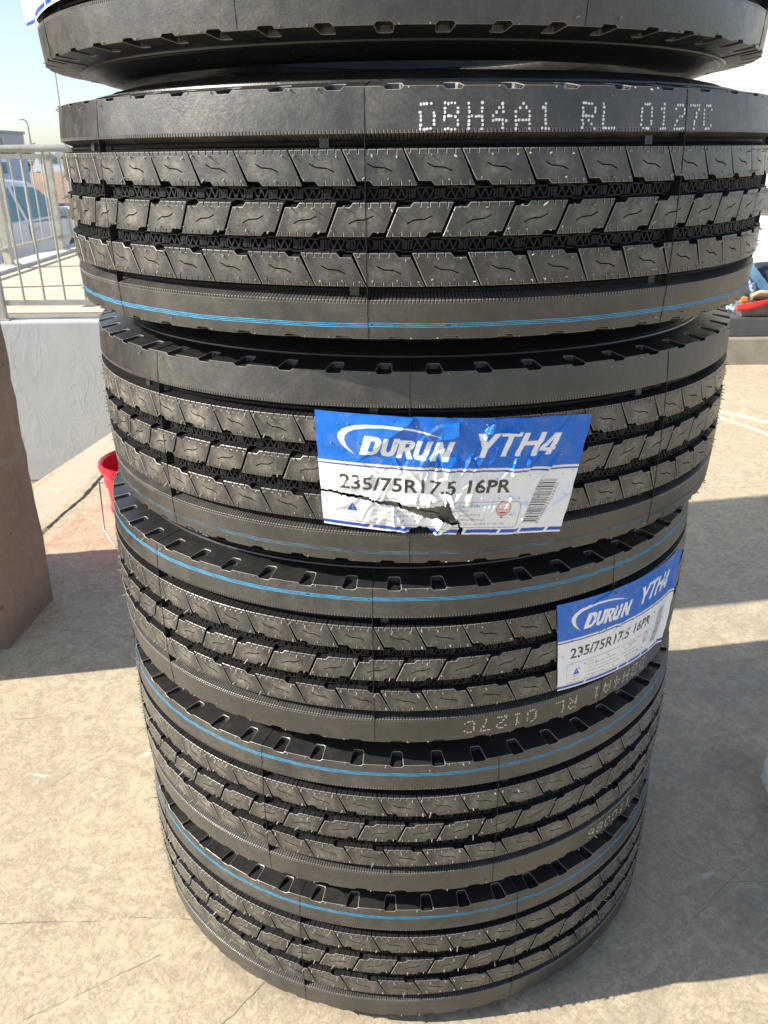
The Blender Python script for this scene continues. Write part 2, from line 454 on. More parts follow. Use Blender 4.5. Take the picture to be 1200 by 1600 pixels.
mb = MB()
mb.prism([(-7, -7), (9, -7), (9, 8.5), (-0.27, 8.5), (-0.27, 5.93), (-0.72, 5.93), (-1.158, 3.328), (-1.249, 2.797), (-1.31, 2.45), (-7, 2.45)], -1.25, 0.0)
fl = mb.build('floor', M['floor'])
tag(fl, kind='structure')
md = fl.modifiers.new('bevel', 'BEVEL'); md.width = 0.012; md.segments = 2

mb = MB()
mb.prism([(-3.80, 6.15), (-0.27, 6.15), (3.0, 8.6), (3.0, 11.6), (-3.80, 11.6)], -1.2, -0.002)
mw = NT('walkway_concrete')
c1 = mw.mix(mw.ramp(mw.noise(1.5, 5, 0.6), 0.3, 0.7), (0.62, 0.52, 0.38), (0.70, 0.60, 0.46))
c1 = mw.mix(mw.math('MULTIPLY', mw.ramp(mw.noise(3, 5, 0.7, vec=mw.scaled(0.4, 6, 1)), 0.5, 0.7), 0.3), c1, (0.52, 0.42, 0.30))
c1 = mw.mix(0.8, c1, c1)
sp_ = mw.n('ShaderNodeSeparateXYZ'); mw.link(mw.co(), sp_.inputs[0])
for yj in (7.76, 9.3):
    mk = mw.ramp(mw.math('ABSOLUTE', mw.math('SUBTRACT', sp_.outputs[1], yj)), 0.012, 0.022, 1, 0)
    c1 = mw.mix(mw.math('MULTIPLY', mk, 0.7), c1, (0.16, 0.13, 0.10))
M['walk'] = mw.set(c1, 0.85, 0.3, 0, mw.bump(mw.noise(40, 5, 0.7), 0.3, 0.004))
tag(mb.build('walkway', M['walk']), kind='structure')

# white retaining wall of the loading pit
M['white_wall'] = plaster('white_plaster', (0.50, 0.52, 0.515), 0.2)
mb = MB()
n = 60
mb.prism([(-9, 5.95), (-0.30, 5.95), (-0.30, 6.148), (-9, 6.148)], -1.2, 0.004)
ww = mb.build('retaining_wall', M['white_wall'])
bevel(ww, 0.015)
tag(ww, 'white plastered retaining wall across the pit, under the nearer fence', 'wall')

# kerb strip below the rear fence
M['kerb'] = simple('kerb_paint', (0.62, 0.60, 0.56), 0.8, 0.12, 5, 0.3)
mb = MB()
mb.prism([(-4.06, 6.16), (-3.802, 6.16), (-3.802, 11.6), (-4.06, 11.6)], -1.2, 0.03)
mb.prism([(-3.80, 10.85), (3.0, 10.85), (3.0, 11.1), (-3.80, 11.1)], 0.0, 0.03)
tag(mb.build('kerb', M['kerb']), kind='structure')

# brown concrete pillar, plus an unseen stub added at left to cast the floor shadow
M['pillar'] = pillar_concrete()
mb = MB()
foot = [(-0.886, 1.684), (-0.869, 1.93), (-1.15, 1.955), (-1.15, 2.135), (-1.75, 2.06), (-1.75, 1.405), (-1.18, 1.50), (-1.16, 1.70)]
nz = 60
rings = []
rnd = random.Random(3)
for k in range(nz + 1):
    z = 2.7 * k / nz
    rings.append([mb.vert((x + rnd.uniform(-.0035, .0035), y + rnd.uniform(-.0035, .0035), z)) for x, y in foot])
for A, B in zip(rings, rings[1:]):
    for i in range(len(foot)):
        mb.face((A[i], A[(i + 1) % len(foot)], B[(i + 1) % len(foot)], B[i]))
mb.face(rings[-1])
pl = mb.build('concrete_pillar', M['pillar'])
bevel(pl, 0.006, 2)
tag(pl, 'brown rough concrete pillar standing in its own shadow at the left edge', 'pillar')


# ------------------------------------------------------------------ tyre
R0 = 398.5
CIRC = 2 * math.pi * R0
SECT = [[44, 48, 46.5, 45, 49, 45.7], [48, 45, 49, 45.7, 44, 46.5], [46.5, 44, 45.7, 49, 45, 48]]
PITCH = []
for k in range(9): PITCH += SECT[k % 3]
kf = CIRC / sum(PITCH)
PITCH = [p * kf for p in PITCH]
XPOS = [0.0]
for p in PITCH[:-1]: XPOS.append(XPOS[-1] + p)


def Rt(v): return R0 - 4.0 * (abs(v) / 95.0) ** 2.5


def pmap(s, v, h):
    a = s / R0; r = (Rt(v) + h) / 1000
    return (r * math.sin(a), -r * math.cos(a), v / 1000)


BETA = RAD(9)


def bmap(s, wv, d):
    a = s / R0
    r = (394.2 - wv * math.cos(BETA) + d * math.sin(BETA)) / 1000
    z = 95 + wv * math.sin(BETA) + d * math.cos(BETA)
    return (r * math.sin(a), -r * math.cos(a), z / 1000)


def miter(P, c, tags):
    n = len(P); out = []
    for i in range(n):
        if tags[i] == 'side': out.append(P[i]); continue
        if tags[i] == 'corner':
            out.append((P[i][0], P[i][1] + (c if P[i][1] < 75 else -c))); continue
        a = Vector(P[i - 1]); b = Vector(P[i]); d = Vector(P[(i + 1) % n])
        e1 = (b - a).normalized(); e2 = (d - b).normalized()
        n1 = Vector((-e1.y, e1.x)); n2 = Vector((-e2.y, e2.x))
        mm = n1 + n2
        if mm.length < 1e-4: mm = n1
        mm.normalize()
        k = c / max(0.45, mm.dot(n1))
        out.append((b.x + mm.x * k, b.y + mm.y * k))
    return out


def inpoly(x, y, P):
    r = False; n = len(P); j = n - 1
    for i in range(n):
        if (P[i][1] > y) != (P[j][1] > y) and x < (P[j][0] - P[i][0]) * (y - P[i][1]) / (P[j][1] - P[i][1]) + P[i][0]: r = not r
        j = i
    return r


def sip(edge, x0, x1, v, sign, n, w=0.8, dep=3.2):
    """points of an edge from x0 to x1 at height v with n narrow notches; sign: direction into the block"""
    pts = []
    for k in range(n):
        x = x0 + (x1 - x0) * (k + 0.5) / n
        q = w / 2 if x1 > x0 else -w / 2
        pts += [(x - q, v, edge), (x - q, v + sign * dep, edge), (x + q, v + sign * dep, edge), (x + q, v, edge)]
    return pts


def cdt(outline, inner_pts, slit=None):
    vs = [Vector(p) for p in outline]; n = len(vs)
    edges = []
    if slit:
        b = len(vs); vs += [Vector(p) for p in slit]
        edges = [(b + i, b + (i + 1) % len(slit)) for i in range(len(slit))]
    vs += [Vector(p) for p in inner_pts]
    ov, oe, of, _, _, _ = delaunay_2d_cdt(vs, edges, [list(range(n))], 1, 1e-4)
    tris = []
    for f in of:
        cx = sum(ov[i].x for i in f) / len(f); cy = sum(ov[i].y for i in f) / len(f)
        if not inpoly(cx, cy, outline): continue
        if slit and inpoly(cx, cy, slit): continue
        a, b, c = (ov[f[0]], ov[f[1]], ov[f[2]])
        if (b - a).cross(c - a) < 0: f = list(f)[::-1]
        tris.append(list(f))
    return [(q.x, q.y) for q in ov], tris


def block_template(kind, P):
    g = 1.3
    if kind == 1:       # cuts lean like a backslash; notch at the lower edge, right of each cut
        v0, v1, dt, db, lean = 25.3, 51.5, 0.0, 11.7, 1
    elif kind == 3:
        v0, v1, dt, db, lean = -51.5, -25.3, 6.6, 18.3, 1
    else:
        v0, v1, dt, db, lean = -12.8, 12.8, 32.5, 23.0, -1
    o = []
    bl, br = db + g / 2, db + P - g / 2
    tl, tr = dt + g / 2, dt + P - g / 2
    nd, nl, ns = 3.4, 9.5, 3.0
    # bottom edge, left to right
    if kind == 1:
        o += [(bl, v0 + nd, 'b'), (bl + nl, v0 + nd, 'b'), (bl + nl + ns, v0, 'b')]
        o += sip('b', bl + nl + ns + 1.5, br - 1.0, v0, 1, 4)
        o += [(br, v0, 'b')]
    elif kind == 3:
        o += [(bl, v0, 'b')] + sip('b', bl + 1, br - 1, v0, 1, 6) + [(br, v0, 'b')]
    else:
        o += [(bl, v0, 'b')] + sip('b', bl + 1, br - nl - ns - 1.5, v0, 1, 4) + [(br - nl - ns, v0, 'b'), (br - nl, v0 + nd, 'b'), (br, v0 + nd, 'b')]
    # top edge, right to left
    if kind == 1:
        o += [(tr, v1, 't')] + sip('t', tr - 1, tl + 1, v1, -1, 6) + [(tl, v1, 't')]
    elif kind == 3:
        o += [(tr, v1 - nd, 't'), (tr - nl, v1 - nd, 't'), (tr - nl - ns, v1, 't')] + sip('t', tr - nl - ns - 1.5, tl + 1, v1, -1, 4) + [(tl, v1, 't')]
    else:
        o += [(tr, v1, 't')] + sip('t', tr - 1, tl + nl + ns + 1.5, v1, -1, 4) + [(tl + nl + ns, v1, 't'), (tl + nl, v1 - nd, 't'), (tl, v1 - nd, 't')]
    P2 = [(a, b) for a, b, _ in o]; tg = [c for _, _, c in o]
    ins = miter(P2, 0.46, tg)
    cxm = (bl + br + tl + tr) / 4; vm = (v0 + v1) / 2
    sq = [(-10, 3.0), (-4, 0.3), (4.5, -0.3), (10, -3.0)]
    if lean < 0: sq = [(x, -y) for x, y in sq]
    hw = 0.55
    slit = [(cxm + x, vm + y - hw) for x, y in sq] + [(cxm + x, vm + y + hw) for x, y in sq[::-1]]
    inner = []
    for iy in range(1, 6):
        v = v0 + (v1 - v0) * iy / 6
        for ix in range(1, 9):
            f = ix / 9; s = (bl + (tl - bl) * iy / 6) * (1 - f) + (br + (tr - br) * iy / 6) * f
            if abs(v - vm) < 4.2 and abs(s - cxm) < 11.5: continue
            if not inpoly(s, v, ins): continue
            if min(math.hypot(s - q[0], v - q[1]) for q in ins) < 1.4: continue
            inner.append((s, v))
    vs, tris = cdt(ins, inner, slit)
    ctr = (cxm, vm, (v1 - v0) / 2)
    pins = [(bl + 4, v0 + 4.8), (br - 4.5, v0 + 3.5), (tl + 5, v1 - 3.5), (tr - 4, v1 - 4.6), (cxm + 6 * lean, v0 + 4.2), (cxm - 7 * lean, v1 - 4.4)]
    return P2, tg, ins, slit, vs, tris, ctr, pins


def add_pin(mb, s, v, rnd, L=None, m=3):
    L = L or rnd.uniform(1.0, 3.4); r = 0.58
    ts, tv = rnd.uniform(-.9, .9), rnd.uniform(-1.2, 1.2)
    a = [mb.vert(pmap(s + dx, v + dv, -0.2)) for dx, dv in ((-r, -r), (r, -r), (r, r), (-r, r))]
    b = [mb.vert(pmap(s + ts * L / 2 + dx * .7, v + tv * L / 2 + dv * .7, L)) for dx, dv in ((-r, -r), (r, -r), (r, r), (-r, r))]
    for i in range(4): mb.face((a[i], a[(i + 1) % 4], b[(i + 1) % 4], b[i]), m)
    mb.face(b, m)


def make_rib(kind):
    mb = MB(); cache = {}
    rnd = random.Random(kind)
    for X, P in zip(XPOS, PITCH):
        key = round(P, 3)
        if key not in cache: cache[key] = block_template(kind, P)
        P2, tg, ins, slit, vs, tris, (cxm, vm, hh), pins = cache[key]
        jit = rnd.uniform(0.75, 1.15)
        top = []
        for (s, v) in vs:
            e = max(abs(s - cxm) / (P * 0.42), abs(v - vm) / (hh * 0.92))
            top.append(mb.vert(pmap(X + s, v, 0), max(0.0, 1 - e ** 1.6) * jit))
        for t in tris: mb.face([top[i] for i in t], 0)
        nI = len(ins)
        idx_in = top[:nI]
        rim = [mb.vert(pmap(X + s, v, -0.38), 0.1) for s, v in P2]
        for i in range(nI):
            j = (i + 1) % nI
            mb.face((rim[i], rim[j], idx_in[j], idx_in[i]), 1)
        dr = {'t': 3.0, 'b': -3.0}
        wt = [mb.vert(pmap(X + s, v, -0.38)) for s, v in P2]
        wb = [mb.vert(pmap(X + s, v + dr[t], -14.3)) for (s, v), t in zip(P2, tg)]
        for i in range(nI):
            j = (i + 1) % nI
            mb.face((wb[i], wb[j], wt[j], wt[i]), 2)
        # the short wavy slit
        a = [mb.vert(pmap(X + s, v, 0)) for s, v in slit]
        b = [mb.vert(pmap(X + s, v, -3)) for s, v in slit]
        for i in range(len(slit)):
            j = (i + 1) % len(slit)
            mb.face((b[j], b[i], a[i], a[j]), 2)
        mb.face(b, 2)
        for (s, v) in pins:
            if rnd.random() < 0.8:
                add_pin(mb, X + s + rnd.uniform(-.5, .5), v + rnd.uniform(-.4, .4), rnd, 5.5 if rnd.random() < .06 else None)
    return mb


def shoulder_template(P):
    o = []
    N = round(P / 3.1)
    o += [(0, 62.5, 'corner')] + sip('b', 0, P, 62.5, 1, N, 0.8, 2.6) + [(P, 62.5, 'corner')]
    for v in (67, 73, 80, 87): o.append((P, v, 'side'))
    o += [(P, 95, 'corner')]
    c = P / 2
    for k in (0.86, 0.74): o.append((P * k, 95, 't'))
    o += [(c + 8.0, 95, 't'), (c + 5.4, 92.6, 't'), (c - 5.4, 92.6, 't'), (c - 8.0, 95, 't')]
    for k in (0.26, 0.14): o.append((P * k, 95, 't'))
    o += [(0, 95, 'corner')]
    for v in (87, 80, 73, 67): o.append((0, v, 'side'))
    P2 = [(a, b) for a, b, _ in o]; tg = [q for _, _, q in o]
    ins = miter(P2, 0.32, tg)
    inner = [(P * k / 8, v) for k in range(1, 8) for v in (69, 76, 82, 89)]
    vs, tris = cdt(ins, inner)
    # sloping band with its pocket
    U = [(c - 8.0, 0), (c - 7.0, 14), (c - 6.4, 18.4), (c - 4.4, 20.2), (c + 4.4, 20.2), (c + 6.4, 18.4), (c + 7.0, 14), (c + 8.0, 0)]
    band = [(0, 0), (P * .14, 0), (P * .26, 0)] + U + [(P * .74, 0), (P * .86, 0), (P, 0), (P, 12), (P, 24), (P, 34)]
    band += [(P * k / 8, 34) for k in range(7, 0, -1)] + [(0, 34), (0, 24), (0, 12)]
    bi = [(P * k / 8, wv) for k in (1, 2, 6, 7) for wv in (10, 21)] + [(P * k / 8, 28) for k in range(1, 8)]
    bv, bt = cdt(band, [q for q in bi if min(math.hypot(q[0] - u[0], q[1] - u[1]) for u in U) > 1.5])
    return P2, tg, ins, vs, tris, U, bv, bt, c


def make_shoulder():
    mb = MB(); cache = {}
    rnd = random.Random(11)
    for X, P in zip(XPOS, PITCH):
        key = round(P, 3)
        if key not in cache: cache[key] = shoulder_template(P)
        P2, tg, ins, vs, tris, U, bv, bt, c = cache[key]

        def K(tagk, s, v): return (tagk, round((X + s) % CIRC, 2) % round(CIRC, 2), round(v, 2))
        top = [mb.vert(pmap(X + s, v, 0), 0, K('t', s, v)) for s, v in vs]
        for t in tris: mb.face([top[i] for i in t], 0)
        nI = len(ins)
        rim = [mb.vert(pmap(X + s, v, -0.38), 0, K('r', s, v)) for s, v in P2]
        for i in range(nI):
            j = (i + 1) % nI
            if tg[i] in ('side', 'corner') and tg[j] in ('side', 'corner'): continue
            mb.face((rim[i], rim[j], top[j], top[i]), 1)
        wt = {}; wb = {}
        for i in range(nI):
            j = (i + 1) % nI
            if tg[i] == 'b' or tg[j] == 'b':
                q = []
                for k in (i, j):
                    s, v = P2[k]
                    q.append((mb.vert(pmap(X + s, v, -0.38), 0, K('wt', s, v)), mb.vert(pmap(X + s, v - 5.4, -14.0), 0, K('wb', s, v))))
                mb.face((q[0][1], q[1][1], q[1][0], q[0][0]), 6)
        # sloping band
        b = [mb.vert(bmap(X + s, wv, 0), 0, K('bd', s, wv)) for s, wv in bv]
        for t in bt: mb.face([b[i] for i in t], 4)
        # pocket
        D = -5.0
        ut = [mb.vert(bmap(X + s, wv, 0)) for s, wv in U]
        ur = [mb.vert(bmap(X + c + (s - c) * 0.93, wv * 0.965, -0.5)) for s, wv in U]
        ub = [mb.vert(bmap(X + c + (s - c) * 0.80, wv * 0.90, D)) for s, wv in U]
        for i in range(len(U) - 1):
            mb.face((ut[i + 1], ut[i], ur[i], ur[i + 1]), 1)
            mb.face((ur[i + 1], ur[i], ub[i], ub[i + 1]), 5)
        nt_ = [(c - 8.0, 95), (c - 5.4, 92.6), (c + 5.4, 92.6), (c + 8.0, 95)]
        tt = [mb.vert(pmap(X + s, v, -0.38)) for s, v in nt_]
        tb = [ub[0]] + [mb.vert(pmap(X + c + (s - c) * 0.9, v, -7.0)) for s, v in nt_[1:3]] + [ub[-1]]
        for i in range(3): mb.face((tt[i], tt[i + 1], tb[i + 1], tb[i]), 5)
        mb.face(ub[::-1] + tb[1:3], 5)
        # small lip beside each pocket and an occasional mould hair
        if rnd.random() < 0.75: add_pin(mb, X + c + rnd.choice((-12, 12)), 94.2, rnd, rnd.uniform(.8, 2.2))
        if rnd.random() < 0.5: add_pin(mb, X + rnd.uniform(0, P), rnd.uniform(88, 94.5), rnd, rnd.uniform(.8, 5))
    return mb


def make_carcass():
    mb = MB()
    prof = [(0.388, z / 1000) for z in (0, 20, 40)]
    base = [(383.6, -70), (383.6, -59.5), (384.4, -58.0), (387.2, -57.4), (388.0, -55.9), (387.2, -54.4), (384.4, -53.8), (384.4, -30), (384.4, 0), (384.4, 30), (384.4, 53.8), (387.2, 54.4), (388.0, 55.9), (387.2, 57.4), (384.4, 58.0), (383.6, 59.5), (383.6, 70)]
    half = [(360.8, 100.2), (360.2, 101.8), (358.0, 102.4), (356.8, 101.4), (355.4, 101.5), (354.2, 102.9), (352, 103.4), (350.5, 102.8), (340, 107.6), (325, 111.0), (315, 111.5), (305, 110.4), (275, 105), (250, 97), (238, 91), (230, 90), (225, 88), (222, 82), (223, 74),
            (232, 71), (250, 80), (300, 97), (345, 96), (370, 80), (378, 45), (379, 0)]

    def rev(pts, flip, mi=0):
        n = 270
        rings = []
        for r, z in pts:
            rings.append([mb.vert((r / 1000 * math.sin(2 * math.pi * k / n), -r / 1000 * math.cos(2 * math.pi * k / n), z / 1000)) for k in range(n)])
        for A, B in zip(rings, rings[1:]):
            for k in range(n):
                q = (A[k], A[(k + 1) % n], B[(k + 1) % n], B[k])
                mb.face(q[::-1] if flip else q, mi)
    rev(base, False, 1)
    rev(half, False)
    rev([(r, -z) for r, z in half], True)
    # tie bars in the outer grooves
    rnd = random.Random(5)
    for i in range(0, 54, 6):
        for sg in (1, -1):
            s = XPOS[i] + 12 + (0 if sg > 0 else 22)
            a = [mb.vert(pmap(s + ds, sg * v, h)) for ds, v, h in ((-4, 51.6, -7.5), (4, 51.6, -7.5), (4, 61, -7.5), (-4, 61, -7.5), (-5, 51.6, -14), (5, 51.6, -14), (5, 61, -14), (-5, 61, -14))]
            for q in ((0, 1, 2, 3), (4, 5, 1, 0), (5, 6, 2, 1), (7, 4, 0, 3)):
                mb.face([a[k] for k in (q if sg > 0 else q[::-1])], 0)
    return mb


def make_ejector():
    mb = MB()

    def bar(s1, v1, s2, v2, w, h1=-6.4):
        d = Vector((s2 - s1, v2 - v1)).normalized(); nn = Vector((-d.y, d.x)) * w / 2
        c = [(s1 - nn.x, v1 - nn.y), (s2 - nn.x, v2 - nn.y), (s2 + nn.x, v2 + nn.y), (s1 + nn.x, v1 + nn.y)]
        t = [mb.vert(pmap(s, v, h1)) for s, v in c]; b = [mb.vert(pmap(s, v, -14.2)) for s, v in c]
        mb.face(t, 0)
        for i in range(4): mb.face((b[i], b[(i + 1) % 4], t[(i + 1) % 4], t[i]), 0)
    vc = 19.25
    for X, P in zip(XPOS, PITCH):
        nseg = 14
        for k in range(nseg):
            s0 = X + P * k / nseg; s1 = X + P * (k + 1) / nseg
            up = 3.4 if k % 2 == 0 else -3.4
            if k in (4, 11):
                bar(s0 + .2, vc - 3.6, s0 + .2, vc + 3.6, 1.4, -6.0)
                bar(s0 + 1.75, vc - 3.6, s0 + 2.3, vc + 3.6, 1.0, -5.8)
                bar(s1 - .1, vc - 3.6, s1 - .1, vc + 3.6, 1.4, -6.0)
            elif k in (3, 5, 10, 12):
                bar(s0 + .3 * (s1 - s0), vc - 3.4, s0 + .5 * (s1 - s0), vc + 3.4, 1.4, -6.2)
                bar(s0, vc + up, s1, vc + up, 1.4, -6.4)
            else:
                bar(s0, vc - up, s1, vc + up, 1.3, -6.2)
            # rails step out where the rib notches are
            st = 1.2 if k in (3, 4, 5, 10, 11, 12) else 0.0
            bar(s0, vc + 4.2 + st, s1, vc + 4.2 + st, 1.2)
            bar(s0, vc - 4.2 - st, s1, vc - 4.2 - st, 1.2)
    return mb


def make_seams(mb):
    rnd = random.Random(9)
    vl = list(range(-94, 95, 4)) + [94.6]
    for k in range(9):
        s0 = CIRC * k / 9
        js = [s0 + rnd.uniform(-.25, .25) for _ in vl]
        hs = [rnd.uniform(0.15, 0.55) for _ in vl]
        wd = 0.30
        L = [[mb.vert(pmap(s + ds, v, hh)) for s, v, hh in zip(js, vl, [-6.0] * len(vl) if low else hs)] for ds, low in ((-wd, 1), (-wd, 0), (wd, 0), (wd, 1))]
        for A, B in zip(L, L[1:]):
            for i in range(len(vl) - 1): mb.face((A[i], B[i], B[i + 1], A[i + 1]), 1)
        # on the sloping band and the sidewalls of both sides
        for sg in (1, -1):
            for wv0, wv1 in ((0, 33.5),):
                a = [bmap(s0 - .4, wv0, 0), bmap(s0 - .4, wv1, 0), bmap(s0, wv1, .7), bmap(s0, wv0, .7), bmap(s0 + .4, wv0, 0), bmap(s0 + .4, wv1, 0)]
                q = [mb.vert((x, y, z * sg)) for x, y, z in a]
                mb.face((q[0], q[3], q[2], q[1]), 0); mb.face((q[3], q[4], q[5], q[2]), 0)
        # hairs on the sidewalls
        for sg in (1, -1):
            for _ in range(9):
                an = (k + rnd.random()) * 2 * math.pi / 9; r = rnd.choice((0.344, 0.338, 0.318)); zz = 0.1055 if r > .33 else 0.1108
                d = Vector((math.sin(an), -math.cos(an), 0)); L_ = rnd.uniform(.001, .0035)
                p = d * r + Vector((0, 0, zz * sg)); e = p + d * L_ + Vector((0, 0, -sg * L_ * rnd.uniform(-.8, .5)))
                mb.tube([p - d * .002, e], 0.0004, 4)
    return mb


def make_stripe():
    mb = MB()
    for off in (-1.45, 0, 1.45):
        n = 1080; rnd = random.Random(int(off * 10) + 40)
        A = []; B = []
        for k in range(n):
            s = CIRC * k / n
            v = 82.8 + off + 0.45 * math.sin(k * 0.025 + 1) + 0.22 * math.sin(k * 0.115) + rnd.uniform(-.05, .05)
            hw = 0.33 + 0.07 * math.sin(k * 0.45 + off) + rnd.uniform(-.08, .08)
            A.append(mb.vert(pmap(s, v - hw, 0.22))); B.append(mb.vert(pmap(s, v + hw, 0.22)))
        gap = 0
        for k in range(n):
            j = (k + 1) % n
            if gap > 0: gap -= 1; continue
            if rnd.random() < 0.006: gap = rnd.randint(1, 3)
            mb.face((A[k], A[j], B[j], B[k]), 0)
    return mb


def ty_loc(mat): return mat


def build_tyre():
    root = empty('truck_tyre')
    make_seams(make_carcass()).build('carcass', [M['side'], M['wall']], root, 40)
    smats = [M['shoulder'], M['edge'], M['wall'], M['hair'], M['side'], M['side'], M['teeth']]
    a = make_shoulder().build('shoulder', smats, root, 32, True)
    b = bpy.data.objects.new('shoulder', a.data); COL.objects.link(b); b.parent = root; b.rotation_euler = (0, math.pi, 0)
    for k in (1, 2, 3): make_rib(k).build('tread_rib', [M['tread'], M['edge'], M['wall'], M['hair']], root, 32, True)
    e = make_ejector().build('groove_ejector', M['wall'], root)
    e2 = bpy.data.objects.new('groove_ejector', e.data); COL.objects.link(e2); e2.parent = root; e2.rotation_euler = (0, math.pi, 0)
    make_stripe().build('blue_stripe', M['blue'], root, 60)
    return root


proto = build_tyre()
parts = list(proto.children)
# position, tilt, flipped?, turn
TY = {
    1: ((0.0239, 1.1481, 0.1166), (-.0007, .0001), 0, -19.7),
    2: ((0.0239, 1.1381, 0.3446), (-.0006, -.0006), 0, -25.0),
    3: ((0.0225, 1.1321, 0.5693), (-.0001, -.0005), 0, -5.1),
    4: ((0.0383, 1.1256, 0.7913), (-.0001, -.0001), 1, -2.0),
    5: ((0.0385, 1.0935, 1.0176), (.0008, .0019), 1, -7.3),
    6: ((0.0248, 1.1131, 1.2483), (.0019, -.0015), 0, -20.0),
}
LABEL = {
    1: 'black truck tyre at the very bottom of the stack, resting on the concrete floor',
    2: 'second tyre from the floor, small tan digits on its lower right shoulder',
    3: 'third tyre from the floor, smaller blue and white label wrapped round its right side',
    4: 'fourth tyre from the floor, torn blue and white label on its front',
    5: 'second tyre from the top, white dotted code along its upper shoulder',
    6: 'topmost tyre of the stack, cut off by the top of the photo',
}
tyres = {}; MROT = {}
for k in range(1, 7):
    if k == 1: t = proto
    else:
        t = proto.copy(); COL.objects.link(t)
        for c in parts:
            d = c.copy(); COL.objects.link(d); d.parent = t
            if d.name.startswith('blue_stripe') and k == 4:
                d.data = c.data.copy(); d.data.materials.clear(); d.data.materials.append(M['blue_dusty'])
                d['label'] = 'blue stripe faded under dust'
    loc, tilt, fl_, turn = TY[k]
    Rm = Matrix.Rotation(tilt[1], 4, 'X') @ Matrix.Rotation(-tilt[0], 4, 'Y') @ Matrix.Rotation(RAD(turn), 4, 'Z') @ Matrix.Rotation(math.pi if fl_ else 0, 4, 'Y')
    t.location = loc; t.rotation_euler = Rm.to_euler()
    MROT[k] = Rm
    q_ = {1: 1.012, 2: 1.006}.get(k, 1.0)      # the loaded tyres bulge a little
    t.scale = (q_, q_, 1)
    tag(t, LABEL[k], 'tyre', 'truck tyres piled in one stack')
    tyres[k] = t


def child_upright(k, o):
    """part modelled in the upright, unturned frame of tyre k"""
    o.parent = tyres[k]
    o.matrix_local = MROT[k].inverted()
    return o


# ------------------------------------------------------------------ dotted codes on the shoulders
FONT = {
    'D': '11110 10001 10001 10001 10001 10001 11110', 'B': '11110 10001 10001 11110 10001 10001 11110', 'H': '10001 10001 10001 11111 10001 10001 10001',
    '4': '00010 00110 01010 10010 11111 00010 00010', 'A': '00100 01010 10001 10001 11111 10001 10001', '1': '00100 01100 00100 00100 00100 00100 01110',
    'R': '11110 10001 10001 11110 10100 10010 10001', 'L': '10000 10000 10000 10000 10000 10000 11111', '0': '01110 10001 10001 10001 10001 10001 01110',
    '2': '01110 10001 00001 00110 01000 10000 11111', '7': '11111 00001 00010 00010 00100 00100 00100', 'C': '01110 10001 10000 10000 10000 10001 01110',
    '8': '01110 10001 10001 01110 10001 10001 01110', '6': '01110 10000 10000 11110 10001 10001 01110', ' ': '00000 00000 00000 00000 00000 00000 00000'}


def dot_code(k, text, th0, step, vc, flip, mat, ch=17.5, cw=10.5, seed=1):
    rnd = random.Random(seed)
    i = 0
    for word in text.split(' '):
        mb = MB()
        for chx in word:
            rows = FONT[chx].split()
            for ry, row in enumerate(rows):
                for cx, bit in enumerate(row):
                    if bit == '0' or rnd.random() < 0.05: continue
                    dx = (cx / 4 - 0.5) * cw; dy = (0.5 - ry / 6) * ch
                    if flip: dx, dy = -dx, -dy
                    th = th0 + step * i * (-1 if flip else 1)
                    s = RAD(th) * R0 + dx + rnd.uniform(-.45, .45); v = vc + dy + rnd.uniform(-.45, .45)
                    rx, ry_ = rnd.uniform(.85, 1.3), rnd.uniform(.85, 1.3)
                    ring = [mb.vert(pmap(s + rx * math.cos(q * math.pi / 5), v + ry_ * math.sin(q * math.pi / 5), 0.26)) for q in range(10)]
                    mb.face(ring, 0)
            i += 1
        i += 1
        child_upright(k, mb.build('dot_code', mat))


dot_code(5, 'DBH4A1 RL 0127C', -0.4, 2.66, 73.0, False, M['dots'], seed=2)
dot_code(3, 'DBH4A1 RL 0127C', 9.9 + 14 * 2.66, 2.66, -78.5, True, M['dots_tan'], ch=15, cw=10, seed=3)
dot_code(2, '110086', 36.4 + 5 * 2.4, 2.4, -80, True, M['dots_tan'], ch=14, cw=9, seed=4)

# ------------------------------------------------------------------ paper labels
LW, LH = 1000, 452


def text_tris(txt, bold=0.0, shear=0.0):
    cu = bpy.data.curves.new('t', 'FONT'); cu.body = txt; cu.offset = bold; cu.shear = shear; cu.resolution_u = 3
    ob = bpy.data.objects.new('t', cu); COL.objects.link(ob)
    dg = bpy.context.evaluated_depsgraph_get()
    dg.update()
    me = ob.evaluated_get(dg).to_mesh(); me.calc_loop_triangles()
    V = np.array([v.co[:2] for v in me.vertices]); T = [tuple(t.vertices) for t in me.loop_triangles]
    ob.evaluated_get(dg).to_mesh_clear()
    bpy.data.objects.remove(ob); bpy.data.curves.remove(cu)
    V = V - V.min(0); V = V / V.max(0)
    return V, T


